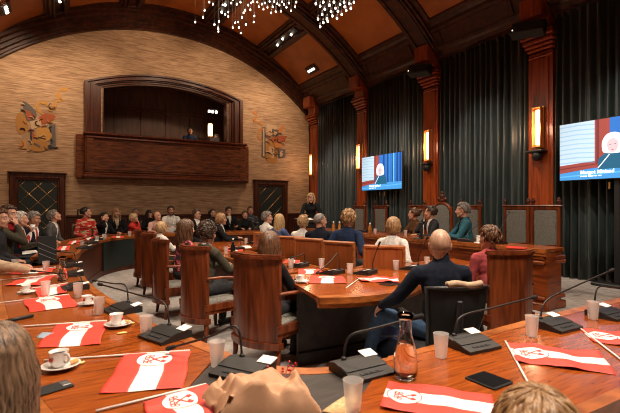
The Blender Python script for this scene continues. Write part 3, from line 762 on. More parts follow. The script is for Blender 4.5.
# flat backed lighter chairs of the second row
def flat_parts():
    P_ = []
    m = MB(); m.box((0, -.24, .66), (.44, .03, .66), bev=.008); P_.append(('backrest', m.mesh('backrest', M_chairL), 0))
    m = MB(); m.box((-.235, -.24, .52), (.04, .05, 1.0), bev=.012); m.box((.235, -.24, .52), (.04, .05, 1.0), bev=.012); m.box((0, -.24, 1.01), (.51, .06, .05), bev=.015); m.box((0, -.24, .33), (.47, .05, .05), bev=.01); P_.append(('back_frame', m.mesh('back_frame', M_edge), 0))
    m = MB(); m.box((0, 0, .40), (.48, .48, .07), bev=.015); P_.append(('seat_frame', m.mesh('seat_frame', M_chairL), 0))
    m = MB(); m.box((0, .01, .455), (.44, .44, .05), bev=.02); P_.append(('seat_cushion', m.mesh('seat_cushion', M_seatg), 0))
    for s in (-1, 1):
        m = MB(); m.box((s * .24, -.02, .68), (.05, .42, .035), bev=.012); m.box((s * .24, .17, .55), (.035, .035, .24), bev=.01); P_.append(('armrest', m.mesh('armrest', M_chairL), 0))
        m = MB(); m.box((s * .21, .20, .19), (.045, .045, .38), bev=.01); P_.append(('leg', m.mesh('leg', M_chairL), 0))
    return P_
FP = flat_parts()
def flatchair(u, v, a, label, group='light wooden chairs with flat backs', h=1.035, dz=0, Z=None):
    p = D(u, v, (CH - h - dz) * FPX / (v - 206) if Z is None else Z)
    d = Vector((math.sin(R(a)), math.cos(R(a)), 0)) * .24
    t = thing('wooden_chair', label, 'chair', (p.x + d.x, p.y + d.y, dz), R(-a), group); return place_parts(t, FP)
flatchair(384, 244.5, 44, 'light wooden chair back behind woman in white jumper')
flatchair(338.5, 240.5, 66, 'light wooden chair back behind man in navy shirt')
flatchair(308.5, 237.5, 62, 'light wooden chair back behind man in navy hooded top')
flatchair(290, 235.5, 56, 'light wooden chair back behind blond curly haired person')
flatchair(262, 232, 80, 'small wooden chair back behind the long haired blonde in the far row')
# ------------------------------------------------------------------ carved dais chairs
def dais_parts(round_top=False):
    P_ = []; w = .50; h = 1.34
    m = MB()
    if not round_top:
        m.box((0, -.245, .93), (w - .12, .05, .72), bev=.015)
    else:
        pts = [(-.19, .55), (.19, .55), (.19, 1.2)] + [(.19 * math.cos(q), 1.2 + .19 * math.sin(q)) for q in [PI * i / 10 for i in range(1, 10)]] + [(-.19, 1.2)]
        m.prism(pts, .22, .27, M=Matrix(((1, 0, 0, 0), (0, 0, -1, 0), (0, 1, 0, 0), (0, 0, 0, 1))))
    P_.append(('back_upholstery', m.mesh('back_upholstery', M_seatg), 0))
    m = MB()
    for s in (-1, 1): m.box((s * (w / 2 - .03), -.25, .67), (.055, .06, h), bev=.012)
    m.box((0, -.25, .53), (w - .08, .05, .07), bev=.012)
    if not round_top: m.box((0, -.25, 1.32), (w, .06, .07), bev=.015); m.box((0, -.25, 1.36), (w + .05, .08, .03), bev=.01)
    else:
        m.tube([(.21 * math.cos(q), -.25, 1.2 + .22 * math.sin(q)) for q in [PI * i / 12 for i in range(13)]], .035, 8)
    P_.append(('back_frame', m.mesh('back_frame', M_chair), 0))
    if not round_top:
        for s in (-1, 1):
            m = MB(); m.lathe([(.03, 1.37), (.035, 1.385), (.018, 1.40), (.036, 1.425), (.040, 1.445), (.02, 1.465), (.026, 1.48), (.0, 1.505)], 12, (s * (w / 2 - .03), -.25, 0)); P_.append(('finial', m.mesh('finial', M_panel), 0))
    else:
        m = MB(); m.ell((0, -.25, 1.47), (.10, .035, .06)); m.ell((-.07, -.25, 1.50), (.045, .03, .045)); m.ell((.07, -.25, 1.50), (.045, .03, .045)); m.ell((0, -.25, 1.56), (.05, .03, .07)); m.ell((0, -.25, 1.64), (.03, .025, .035))
        P_.append(('carved_crest', m.mesh('carved_crest', M_panel), 0))
    m = MB(); m.box((0, 0, .40), (w, .48, .08), bev=.015); P_.append(('seat_frame', m.mesh('seat_frame', M_chair), 0))
    m = MB(); m.box((0, .0, .465), (w - .06, .44, .07), bev=.025); P_.append(('seat_cushion', m.mesh('seat_cushion', M_seatg), 0))
    for s in (-1, 1):
        m = MB(); m.tube(crom([Vector((s * .23, -.23, .70)), Vector((s * .24, 0, .72)), Vector((s * .24, .2, .69)), Vector((s * .24, .22, .44))], 5), .024, 8); P_.append(('armrest', m.mesh('armrest', M_chair), 0))
        for y in (-.2, .2):
            m = MB(); m.tube([(s * .21, y, .37), (s * .21, y, .2), (s * .21, y, 0)], [.028, .02, .03], 8); P_.append(('leg', m.mesh('leg', M_chair), 0))
    return P_
DP = dais_parts(); DPr = dais_parts(True)
XD = 6.98
for u, lb in ((546, 'rightmost tall carved dais chair with grey upholstery, empty'), (517, 'second tall carved dais chair from the right, empty'),
              (471, 'tall carved dais chair behind man in teal jacket'), (418, 'tall carved dais chair behind woman with hair bun'),
              (381, 'empty tall carved dais chair under the smaller screen'), (360, 'farthest tall carved dais chair, beside the smaller screen')):
    y = XD / math.tan(R(phi(u))); t = thing('carved_chair', lb, 'chair', (XD - .26 + .0, y, .15), R(90), 'tall carved chairs on the dais'); place_parts(t, DP)
y = XD / math.tan(R(phi(442))); t = thing('carved_chair', 'round topped carved presiding chair behind man in grey suit', 'chair', (XD - .26, y, .15), R(90)); place_parts(t, DPr); t.scale = (1.15, 1.05, 1.0)
# ------------------------------------------------------------------ office chair
def at_(x, y, a): return Matrix.Translation((x, y, 0)) @ Matrix.Rotation(R(-a), 4, 'Z')
oc = thing('office_chair', 'black mesh office chair under the bald man in navy sweater', 'office chair', (2.60, 2.46, 0), R(-22))
m = MB()
def bk(u, v):
    x = (u - .5) * (.36 + .10 * v); return (x, -.29 - .10 * v + .05 * (2 * u - 1) ** 2 - .02 * math.sin(PI * v), .48 + .44 * v)
m.sheet(14, 14, bk, Vector((0, .008, 0))); m.build('mesh_back', M_blackm, oc)
m = MB(); m.tube([bk(0, 0), bk(0, .5), bk(0, 1), bk(.25, 1.0), bk(.5, 1.0), bk(.75, 1.0), bk(1, 1), bk(1, .5), bk(1, 0), bk(.5, 0)], .017, 8, closed=True); m.box((0, -.38, .62), (.05, .03, .42), bev=.01); m.tube([(0, -.38, .45), (0, -.3, .38), (0, -.1, .37)], .028); m.build('back_frame', M_black, oc)
m = MB(); m.sheet(10, 10, lambda u, v: ((u - .5) * .48, -.24 + .48 * v, .465 - .03 * ((2 * u - 1) ** 4 + (2 * v - 1) ** 4)), .07); m.build('seat_cushion', M_blackm, oc)
for s in (-1, 1):
    m = MB(); m.box((s * .27, -.02, .665), (.075, .26, .03), bev=.012); m.tube([(s * .27, -.03, .65), (s * .28, -.05, .5), (s * .2, -.05, .40)], .018); m.build('armrest', M_black, oc)
m = MB(); m.lathe([(.03, .07), (.03, .38), (.06, .39), (.06, .41)], 14); m.build('gas_column', M_grey, oc)
m = MB()
for k in range(5):
    a = 2 * PI * k / 5 + .3; m.tube([(0, 0, .10), (.15 * math.cos(a), .15 * math.sin(a), .09), (.27 * math.cos(a), .27 * math.sin(a), .06)], [.03, .022, .016])
    m.ell((.27 * math.cos(a), .27 * math.sin(a), .028), (.028, .028, .028))
m.build('star_base', M_black, oc)
m = MB(); m.sheet(8, 4, lambda u, v: ((u - .5) * .26 + .04, -.40 + .06 * v + .0 * u, .955 + .012 * math.sin(PI * v) + .008 * math.sin(u * 7)), .03)
o = m.build('folded_cloth', CL['beige'], None); o.matrix_world = at_(2.60, 2.46, 22); tag(o, 'folded light cloth laid over the office chair back', 'cloth')
# grey low chairs along the far wall ring
def ring_parts():
    m = MB(); m.box((0, -.22, .72), (.42, .07, .46), bev=.03); a = ('backrest', m.mesh('backrest', mat('grey_leather', (.20, .19, .17), .5)), 0)
    m = MB(); m.box((0, 0, .43), (.44, .44, .08), bev=.03); b = ('seat', m.mesh('seat', M_blackm), 0)
    m = MB(); m.box((0, -.27, .70), (.48, .03, .56), bev=.02)
    for s in (-1, 1):
        m.box((s * .22, .0, .62), (.035, .40, .03), bev=.01)
    m.box((0, 0, .37), (.46, .46, .04), bev=.01); c = ('frame', m.mesh('frame', M_panel), 0); P_ = [a, b, c]
    for sx in (-1, 1):
        for sy in (-1, 1): m = MB(); m.box((sx * .2, sy * .2, .18), (.035, .035, .36), bev=.008); P_.append(('leg', m.mesh('leg', M_panel), 0))
    return P_
RP_ = ring_parts()
def ringchair(x, y, a, label): place_parts(thing('upholstered_chair', label, 'chair', (x, y, .12), R(-a), 'grey upholstered chairs of the outer ring'), RP_)

# ------------------------------------------------------------------ lectern
p = D(309, 215, 11.7)
t = thing('lectern', 'black speaker lectern in front of the standing woman', 'lectern', (p.x, p.y, 0))
MB().box((0, 0, .55), (.62, .42, 1.0), bev=.02).build('body', M_black, t); MB().box((0, 0, .03), (.7, .5, .06), bev=.02).build('plinth', M_black, t)
MB().box((0, .02, 1.12), (.7, .5, .04), Matrix.Rotation(R(12), 3, 'X'), .01).build('reading_top', M_black, t)
MB().box((0, .0, 1.16), (.2, .2, .004), Matrix.Rotation(R(12), 3, 'X')).build('paper', M_cardw, t)
MB().tube(crom([Vector((-.15, .05, 1.14)), Vector((-.12, .05, 1.35)), Vector((-.05, .12, 1.42))], 4), .008).build('microphone', M_black, t)
LECT = p
# ------------------------------------------------------------------ screens
sb = {k: emis('screen_' + k, c, s * .75) for k, (c, s) in dict(blue=((.02, .13, .45), 1.1), deep=((.008, .05, .22), 1.0), sky=((.10, .42, .85), 1.0), wall=((.42, .58, .72), 1.1), wall2=((.30, .48, .64), 1.0),
      wood=((.30, .06, .05), .8), wood2=((.16, .03, .035), .8), hair=((.75, .78, .86), 1.1), face=((.62, .45, .50), 1.0), teal=((.012, .10, .20), .9), white=((.85, .9, 1), 1.3), lip=((.35, .1, .15), 1), band=((.05, .26, .60), 1.1)).items()}
def tv(Y0, Y1, label, seed, X0=7.95):
    X = X0; w = Y1 - Y0; h = w * 9 / 16; zc = 2.48; t = thing('television', label, 'screen', (X, (Y0 + Y1) / 2, .15)); z0 = zc - .15
    MB().box((.03, 0, z0), (.06, w + .03, h + .03), bev=.008).build('casing', M_black, t)
    def q(x0, y0, x1, y1): # picture coordinates 0..1, x from the viewer's left
        ya, yb = w / 2 - x0 * w, w / 2 - x1 * w; return ya, yb, z0 + h / 2 - y0 * h, z0 + h / 2 - y1 * h
    def sp(x, y, d=0): return (-.004 - d, w / 2 - x * w, z0 + h / 2 - y * h)
    def poly(nm, pts, mt, d, smooth=False):
        if smooth: pts = [(p.x, p.y) for p in crom([Vector((*p, 0)) for p in pts], 4, True)]
        m = MB(); m.add([sp(x, y, d) for x, y in pts], [tuple(range(len(pts)))]); m.build(nm, sb[mt], pic)
    m = MB(); m.add([sp(0, 0), sp(1, 0), sp(1, 1), sp(0, 1)], [(0, 1, 2, 3)]); pic = m.build('display', sb['blue'], t)
    poly('picture_wall', [(0, 0), (.33, 0), (.33, .72), (0, .80)], 'wall', .001)
    for k in range(9):
        y = .05 + k * .08; poly('picture_wall', [(0, y), (.16, y - .012), (.33, y + .01), (.33, y + .03), (.18, y + .012), (0, y + .02)], 'wall2', .0015)
    poly('picture_wood', [(.33, 0), (.46, 0), (.46, .82), (.33, .82)], 'wood', .001)
    poly('picture_wood', [(.345, 0), (.37, 0), (.37, .74), (.345, .74)], 'wood2', .0015)
    poly('picture_wood', [(0, .74), (.35, .69), (.35, .80), (0, .88)], 'wood', .0015); poly('picture_wood', [(0, .79), (.35, .74), (.35, .755), (0, .81)], 'wood2', .002)
    for k, x in enumerate((.56, .66, .78, .88, .95)): poly('picture_curtain', [(x, 0), (x + .04, 0), (x + .04, .82), (x, .82)], 'deep', .0012)
    poly('picture_curtain', [(.80, 0), (.83, 0), (.83, .96), (.80, .96)], 'sky', .0016); poly('picture_curtain', [(.70, 0), (.715, 0), (.715, .8), (.70, .8)], 'band', .0016)
    poly('picture_desk', [(0, .88), (.4, .80), (1, .80), (1, 1), (0, 1)], 'band', .0018)
    poly('picture_desk', [(0, .93), (1, .86), (1, .88), (0, .95)], 'sky', .002)
    cx = .485
    poly('picture_speaker', [(cx - .13, .84), (cx - .12, .66), (cx - .05, .56), (cx + .06, .56), (cx + .14, .64), (cx + .17, .84)], 'teal', .0024)
    poly('picture_hair', [(cx - .09, .50), (cx - .085, .36), (cx - .04, .26), (cx + .03, .25), (cx + .085, .32), (cx + .10, .46), (cx + .08, .58), (cx - .06, .58)], 'hair', .0028, True)
    poly('picture_face', [(cx - .045, .40), (cx, .34), (cx + .045, .40), (cx + .04, .52), (cx, .58), (cx - .04, .52)], 'face', .0032, True)
    for s in (-.02, .02): poly('picture_face', [(cx + s - .01, .435), (cx + s + .01, .435), (cx + s + .01, .445), (cx + s - .01, .445)], 'teal', .0036)
    poly('picture_face', [(cx - .015, .525), (cx + .015, .525), (cx, .54)], 'lip', .0036)
    poly('picture_microphone', [(cx - .13, .82), (cx - .12, .82), (cx - .02, .60), (cx - .03, .60)], 'white', .0036)
    c = bpy.data.curves.new('caption', 'FONT'); c.body = 'Margot Miniand'; c.size = .085 * w / 1.8; c.offset = .003
    to = bpy.data.objects.new('caption_tmp', c); COL.objects.link(to); dg = bpy.context.evaluated_depsgraph_get(); me = bpy.data.meshes.new_from_object(to.evaluated_get(dg)); bpy.data.objects.remove(to)
    me.materials.clear(); me.materials.append(sb['white'])
    for v_ in me.vertices:
        x, y = v_.co.x, v_.co.y; b = sp(.20, .905, .005); v_.co = (b[0], b[1] - x, b[2] + y)
    link('caption', me, pic)
    m = MB()
    for k, (a, b) in enumerate(((.20, .26), (.27, .32), (.33, .35), (.36, .39))):
        m.add([sp(a, .935, .005), sp(b, .935, .005), sp(b, .955, .005), sp(a, .955, .005)], [(0, 1, 2, 3)])
    m.build('caption_line', sb['white'], pic)
    m = MB(); zt = z0 - h / 2
    m.box((.10, 0, zt / 2 + .1), (.07, .09, zt + .2), bev=.01); m.box((.07, 0, z0), (.06, .4, .3), bev=.01); m.box((.05, 0, .03), (.24, .7, .05), bev=.015)
    m.build('stand', M_black, t)
    for s in (-1, 1): MB().box((.05, s * .1, zt - .12), (.02, .03, .12), bev=.004).build('stand_bracket', M_brass, t)
    return t
tv(2.72, 4.52, 'large television at the right edge showing a blond speaker', 1)
tv(8.75, 10.51, 'smaller looking television far down the curtain wall', 2)
# ================================================================== PEOPLE
HANDS = {}
def hand_mesh(pose):
    """right hand: wrist at origin, fingers along +Y, palm facing -Z, thumb on -X side"""
    if pose in HANDS: return HANDS[pose]
    m = MB()
    m.ell((0, .05, 0), (.038, .052, .015)); m.cap((0, -.02, 0), (0, .03, 0), .024, .030, flat=.7); m.cap((-.02, .035, -.004), (-.034, .06, -.006), .017, .013)
    curl = {'flat': 14, 'relax': 32, 'curl': 58}[pose]
    for k, (x, L) in enumerate(((-.028, .068), (-.0095, .076), (.0095, .071), (.027, .056))):
        p = Vector((x, .085 - .006 * abs(k - 1.3), 0)); a = R(curl * .25); r = .0088
        for seg, f in enumerate((.46, .31, .26)):
            q = p + Vector(((x * .12) * f, math.cos(a), -math.sin(a))) * L * f
            m.cap(p, q, r, r * .92, 10, 2); p = q; r *= .92; a += R(curl * (.75 + .1 * k))
    p = Vector((-.034, .055, -.006))
    for L, a in ((.034, 40), (.028, 22)):
        q = p + Vector((-math.sin(R(a)), math.cos(R(a)), -.25 if pose != 'flat' else -.1)) * L; m.cap(p, q, .0105, .0095, 10, 2); p = q
    HANDS[pose] = mesh_data(remesh(m, .0042, 2)); return HANDS[pose]
def ik(S_, T_, l1, l2, pole):
    d = T_ - S_; L = min(d.length, (l1 + l2) * .995); dn = d.normalized(); T2 = S_ + dn * L
    a = (l1 * l1 - l2 * l2 + L * L) / (2 * L); h = math.sqrt(max(l1 * l1 - a * a, 0))
    p = pole - dn * pole.dot(dn); p = p.normalized(); return S_ + dn * a + p * h, T2
def mk_head(m):
    m.ell((0, -.012, .022), (.074, .094, .096), 20, 12); m.ell((0, .022, -.042), (.056, .066, .070), 18, 10)
    m.cap((-.012, .066, -.094), (.012, .066, -.094), .021, .021); m.cap((0, .086, .018), (0, .103, -.026), .008, .0125)
    m.cap((-.011, .094, -.030), (.011, .094, -.030), .009, .009)
    m.cap((-.036, .072, .034), (.036, .072, .034), .013, .013); m.cap((-.020, .080, -.064), (.020, .080, -.064), .009, .009); m.cap((-.014, .083, -.058), (.014, .083, -.058), .008, .008)
    for s in (-1, 1):
        m.ell((s * .042, .056, -.028), (.022, .026, .026)); m.cap((s * .056, .0, -.05), (s * .03, .055, -.085), .016, .016)
        m.ell((s * .076, -.006, -.008), (.009, .019, .032)); m.cap((s * .078, -.012, .012), (s * .080, -.014, -.01), .011, .008)
def hair_mb(style, rnd, n=70, vol=1.0):
    """locks of hair in head space"""
    m = MB(); vol *= 1.07 if style != 'buzz' else .965; C = Vector((0, -.014, .024)); RX, RY, RZ = .081 * vol, .102 * vol, .103 * (1 + (vol - 1) * .6)
    def tmax(th):  # polar reach from the crown per azimuth (0 = face)
        c = math.cos(th)
        if c > .45: return R(52)
        if c > -.05: return R(88 if style not in ('buzz', 'short') else 82)
        return R(122)
    def pt(th, po, k=1.0): return C + Vector((RX * math.sin(th) * math.sin(po), RY * math.cos(th) * math.sin(po), RZ * math.cos(po))) * k
    ls = 1.0 if n < 150 else .5
    # solid cap
    N, K = 28, 8; vs = []; fs = []
    for layer in (1.0, .86):
        for i in range(N):
            th = 2 * PI * i / N; tm = (tmax(th - .15) + tmax(th) + tmax(th + .15)) / 3
            for j in range(K + 1): vs.append(pt(th, tm * j / K, layer * (1 if j < K else .97)))
    H = N * (K + 1)
    for i in range(N):
        i2 = (i + 1) % N
        for j in range(K):
            a, b, c, d = i * (K + 1) + j, i2 * (K + 1) + j, i2 * (K + 1) + j + 1, i * (K + 1) + j + 1
            fs.append((a, d, c, b)); fs.append((H + a, H + b, H + c, H + d))
        a, b = i * (K + 1) + K, i2 * (K + 1) + K; fs.append((a, b, H + b, H + a))
    m.add(vs, fs, 0, True)
    if style == 'buzz': return m
    if style == 'curly':
        for k in range(int(n * 3.2)):
            th = rnd.random() * 2 * PI; po = tmax(th) * (1.06 if math.cos(th) < 0 else 1.0) * math.sqrt(rnd.random()); p = pt(th, po, 1.0); r = .009 + .006 * rnd.random()
            ax = (p - C).normalized(); q = ax.orthogonal().normalized(); w = ax.cross(q); ph = rnd.random() * 6
            m.tube([p + (q * math.cos(ph + s_) + w * math.sin(ph + s_)) * r * .75 + ax * (.002 + .003 * s_) for s_ in (0, 1.2, 2.4, 3.6, 4.8)], [.003, .0055, .006, .005, .002], 5)
        return m
    L = {'short': 0, 'tousled': 0, 'bob': .10, 'long': .27, 'verylong': .36, 'bun': 0, 'pony': 0, 'wavy': .16}[style]
    for k in range(n):
        th = 2 * PI * (k + rnd.random() * .8) / n; tm = tmax(th); pts = []; c = math.cos(th)
        st = rnd.random() * .5
        lift = 1.0 + (.05 + .06 * rnd.random() if style in ('tousled', 'wavy') else .015 + .03 * rnd.random())
        if style in ('short', 'tousled'):
            p0 = tm * rnd.random() * .9; tw = (.35 if style == 'short' else .9) * (rnd.random() - .5)
            for j in range(5): f = j / 4; pts.append(pt(th + tw * f + (.25 if c > 0 else 0) * f, min(p0 + R(42) * f, tm * 1.03), 1 + (lift - 1) * math.sin(PI * (.25 + .75 * f))))
            m.tube(pts, [k_ * ls for k_ in (.004, .011, .012, .010, .003)], 6, flat=.6); continue
        if style in ('bun', 'pony'):
            for j in range(7):
                f = j / 6; p = pt(th, tm * (1 - f), lift) if c > 0 or True else None
                tgt = C + Vector((0, -.11, .03)); pts.append(p.lerp(tgt, f * f * f))
            m.tube(pts, [.006, .011, .012, .012, .011, .009, .006], 6, flat=.6); continue
        # hanging styles: centre part, face left open
        end = tm if c > .45 else R(92)
        if c > .45: th2 = (1 if math.sin(th) > 0 else -1) * R(66)
        else: th2 = th
        for j in range(6):
            f = j / 5; pts.append(pt(th * (1 - f) + th2 * f if c > .45 else th, R(90) * (st * (1 - f) + f), lift))
        b = pts[-1]; LL = L * (.85 + .3 * rnd.random())
        for j in range(1, 7):
            f = j / 6; wv = .008 * math.sin(f * 9 + k) * (2 if style == 'wavy' else 1)
            rad = Vector((b.x - C.x, b.y - C.y, 0)); k2 = 1.04 - .22 * f * f if L < .2 else 1.05 + .05 * math.sin(f * PI) - .10 * f
            pts.append(Vector((C.x + rad.x * k2 + wv, C.y + rad.y * k2 - (.01 * f if L > .2 else 0), b.z - LL * f)))
        m.tube(pts, [k_ * ls for k_ in [.006] + [.012] * 8 + [.011, .009, .003]], 6, flat=.6)
    if style == 'bun':
        m.ell(C + Vector((0, -.125, .045)), (.038, .034, .038)); m.tube([C + Vector((.034 * math.cos(a), -.125 + .02 * math.sin(a * 2), .045 + .034 * math.sin(a))) for a in [i * .7 for i in range(9)]], .009, 6)
    if style == 'pony':
        for k in range(14):
            x = (rnd.random() - .5) * .03; m.tube([C + Vector((x * .3, -.105, .05)), C + Vector((x, -.15, .045)), C + Vector((x * 1.6, -.165, -.03)), C + Vector((x * 1.5, -.15 + .01 * rnd.random(), -.13)), C + Vector((x, -.14, -.19))], [.006, .012, .013, .011, .003], 6)
    return m
BODYN = [0]
def person(label, u, vt, Z, b, h=None, hair=('short', 'brown'), top='black', legs='charcoal', s=None, lean=.10, pitch=0, arms='table', skin=0, fem=False,
           shirt=None, tie=None, vox=.013, floor=0.12, standing=False, glasses=False, hk=1.08, beard=None, scarf=None, knit=None, legpose=None, vol=1.0, nl=60, handspose=None, tilt=0, props=None):
    rnd = random.Random(int(u * 31 + vt)); BODYN[0] += 1
    h = b if h is None else h; ph = phi(u); a = ph + b; hy = h - b; hy = max(-80, min(80, hy))
    pt_ = D(u, vt, Z)
    H0 = 1.71 if standing else 1.335
    if s is None: s = max(.90, min(1.10, (pt_.z - floor) / H0))
    z0 = pt_.z - H0 * s
    hs = .46; G = {}
    pel = Vector((0, 0, .98 if standing else hs + .11)); tl = .50
    up = Vector((0, math.sin(lean), math.cos(lean)))
    def sp_(t, y=0, x=0): # along the spine
        q = pel + up * (tl * t); return q + Vector((x, y * math.cos(lean), -y * math.sin(lean)))
    neck = sp_(1.0); hc = neck + Vector((0, .02 + .10 * math.sin(lean), .145)); hc.z = H0 - .118; neck.z = min(neck.z, hc.z - .13)
    sw = .165 if fem else .185; fz = .9 if fem else 1.0
    # head transform
    HR = Matrix.Rotation(R(-hy), 4, 'Z') @ Matrix.Rotation(R(pitch), 4, 'X') @ Matrix.Rotation(R(tilt), 4, 'Y') @ Matrix.Scale(hk, 4)
    HM4 = Matrix.Translation(hc) @ HR
    # arms
    sho = {sg: sp_(.86, 0, sg * sw) for sg in (-1, 1)}
    tz = .80 - hs + hs
    P_ = {'table': (Vector((-.15, .42, .80)), Vector((.13, .45, .80))), 'lap': (Vector((-.08, .26, hs + .19)), Vector((.09, .25, hs + .19))),
          'chin': (Vector((-.16, .40, .80)), None), 'knee': (Vector((-.41, .34, .67)), Vector((.16, .30, hs + .20))), 'side': (Vector((-.30, .12, .62)), Vector((.30, .12, .62))),
          'lectern': (Vector((-.18, .38, 1.16)), Vector((.18, .38, 1.16))), 'cup': (Vector((-.14, .40, .80)), None), 'phone': (Vector((-.16, .40, .80)), None), 'reach': (Vector((-.12, .42, .80)), Vector((.30, .52, .80)))}[arms]
    T = {-1: P_[0], 1: P_[1]}
    if T[1] is None:
        off_ = {'chin': Vector((.03, .12, -.13)), 'cup': Vector((.02, .15, -.20)), 'phone': Vector((.115, .03, -.10))}[arms]
        T[1] = HM4 @ off_
    el = {}; wr = {}
    for sg in (-1, 1):
        pole = Vector((sg * .6, -.3, -1)) if arms not in ('side',) else Vector((sg * .3, -1, -.3))
        el[sg], wr[sg] = ik(sho[sg], T[sg], .29, .25, pole)
    # legs
    hip = {sg: pel + Vector((sg * .095, .0, -.02)) for sg in (-1, 1)}
    if standing: kn = {sg: Vector((sg * .10, .02, .52)) for sg in (-1, 1)}; an = {sg: Vector((sg * .11, 0, .09)) for sg in (-1, 1)}
    else: kn = {sg: Vector((sg * .13, .44, hs + .075)) for sg in (-1, 1)}; an = {sg: Vector((sg * .12, .42, .09)) for sg in (-1, 1)}
    if legpose: kn[-1], an[-1] = Vector(legpose[0]), Vector(legpose[1])
    # ---- body (skin) mesh
    m = MB()
    hm = MB(); mk_head(hm); m.v += [tuple(HM4 @ Vector(v)) for v in hm.v]; m.f += hm.f; m.m += hm.m; m.sm += hm.sm
    m.cap(neck - Vector((0, 0, .05)), hc + (HR @ Vector((0, -.025, -.05))), .056 * fz, .052 * fz)
    m.ell(sp_(.72), (.135 * fz, .085, .16)); m.ell(sp_(.25), (.125, .085, .17)); m.ell(pel, (.14, .10, .11)); m.cap(sho[-1], sho[1], .045, .045)
    for sg in (-1, 1):
        m.cap(sho[sg], el[sg], .044, .036, k=2); m.cap(el[sg], wr[sg], .036, .026, k=2)
        m.cap(hip[sg], kn[sg], .075, .052, k=2); m.cap(kn[sg], an[sg], .050, .034, k=2); m.cap(an[sg] + Vector((0, -.02, -.04)), an[sg] + Vector((0, .13, -.055)), .032, .026)
    me = remesh(m, vox, 2); vs, fs = mesh_data(me); bpy.data.meshes.remove(me)
    full = MB(); full.add(vs, fs, 0, True)
    for i, f in enumerate(fs):   # lips carry their own colour
        c = sum((vs[j] for j in f), Vector()) / len(f); l = HM4.inverted() @ c
        if l.y > .076 and abs(l.x) < .024 and -.073 < l.z < -.053: full.m[i] = 1
    for sg in (-1, 1):
        hv, hf = hand_mesh((handspose or {}).get(sg, 'relax' if arms in ('table', 'lectern', 'reach', 'lap') else 'curl'))
        fd = (wr[sg] - el[sg]).normalized()
        if arms in ('chin', 'cup', 'phone') and sg == 1: fd = (HM4.to_3x3() @ Vector((-.1, .1 if arms == 'phone' else -.35, 1))).normalized(); nrm = (wr[sg] - hc).normalized()
        elif arms == 'knee' and sg == -1: fd = Vector((-.15, .5, -.75)).normalized(); nrm = Vector((-.3, .8, .5))
        else: fd = Vector((fd.x, fd.y, fd.z * .15)).normalized(); nrm = Vector((0, 0, 1))
        X_ = fd.cross(nrm).normalized(); Zn = X_.cross(fd)
        M = Matrix((X_, fd, Zn)).transposed()
        pts = [wr[sg] + M @ Vector((v.x * (1 if sg > 0 else -1) * s_h, v.y * s_h, v.z * s_h)) for v in hv] if (s_h := (.92 if fem else 1.0)) else None
        full.add(pts, hf, 0, True)
        G[sg] = (wr[sg] + fd * .07, M)
    root = thing('person', label, 'person', (0, 0, 0), R(-a))
    hw = rotz(R(-a)) @ hc; root.location = (pt_.x - hw.x * s, pt_.y - hw.y * s, z0); root.scale = (s, s, s)
    full.build('body', [M_skind if skin else M_skin, M_lip], root)
    # ---- top garment
    m = MB(); g = 1.0
    m.ell(sp_(.70), (.168 * fz, .115, .20), 18, 10); m.ell(sp_(.28), (.150 * fz + .01, .118, .21), 18, 10); m.cap(sho[-1] + Vector((0, 0, -.012)), sho[1] + Vector((0, 0, -.012)), .062, .062)
    m.cap(sp_(.88), neck + Vector((0, .0, .010)), .095 * fz, .064); m.ell(pel + Vector((0, 0, .06)), (.158, .125, .11))
    for sg in (-1, 1): m.cap(neck + Vector((sg * .03, 0, -.03)), sho[sg] + Vector((sg * -.01, 0, 0)), .050, .060)
    if fem: m.ell(sp_(.66, .07), (.12, .065, .075))
    if knit == 'high': m.cap(neck, neck + Vector((0, .005, .055)), .068, .064)
    for sg in (-1, 1):
        cuff = el[sg].lerp(wr[sg], .93); m.cap(sho[sg], el[sg], .064, .053, k=2); m.cap(el[sg], cuff, .053, .038, k=2)
    me = remesh(m, max(vox, .009), 3); vs, fs = mesh_data(me); bpy.data.meshes.remove(me)
    gm = MB(); gm.add(vs, fs, 0, True); inv = Matrix.Rotation(lean, 4, 'X') @ Matrix.Translation(-pel)
    ms = [CL[top], CL[shirt or top], CL[tie or shirt or top]]
    if shirt:
        for i, f in enumerate(fs):
            c = inv @ (sum((vs[j] for j in f), Vector()) / len(f))
            w = .012 + (c.z - .22) * .19
            if c.y > .02 and c.z > .22 and abs(c.x) < w: gm.m[i] = 2 if (tie and abs(c.x) < .019 and c.z < .50) else 1
    # fold noise
    for i, v in enumerate(gm.v):
        p = Vector(v); n_ = noise.noise(p * 9 + Vector((u, 0, 0))) * .006 + noise.noise(p * 22) * .003; d = (p - pel); d.z *= .1
        gm.v[i] = tuple(p + d.normalized() * n_)
    gname = 'jacket' if shirt else ('sweater' if knit else 'top')
    garment = gm.build(gname, ms, root)
    if shirt and not tie is False:
        cm = MB(); cm.tube([neck + Vector((.068 * math.sin(q), .066 * math.cos(q), .012 - .02 * math.cos(q))) for q in [PI * 2 * i / 14 for i in range(14)]], .011, 6, closed=True, flat=1.6); cm.build('collar', CL[shirt], garment)
    # ---- trousers
    m = MB(); m.ell(pel + Vector((0, 0, -.01)), (.160, .125, .115))
    for sg in (-1, 1): m.cap(hip[sg], kn[sg], .092, .066, k=2); m.cap(kn[sg], an[sg] + Vector((0, 0, .02)), .066, .052, k=2)
    me = remesh(m, max(vox, .012), 3); vs, fs = mesh_data(me); bpy.data.meshes.remove(me); tm_ = MB(); tm_.add(vs, fs, 0, True); tm_.build('trousers', CL[legs], root)
    for sg in (-1, 1):
        sm = MB(); A_ = an[sg]; sm.cap(A_ + Vector((0, -.03, -.045)), A_ + Vector((sg * .01, .15, -.055)), .043, .035, flat=.95); sm.cap(A_ + Vector((0, -.01, .03)), A_ + Vector((0, -.01, -.03)), .046, .046)
        sm.box(A_ + Vector((0, .06, -.085)), (.085, .26, .012), bev=.004); sm.build('shoe', CL['brown'] if legs == 'jeans' else M_black, root)
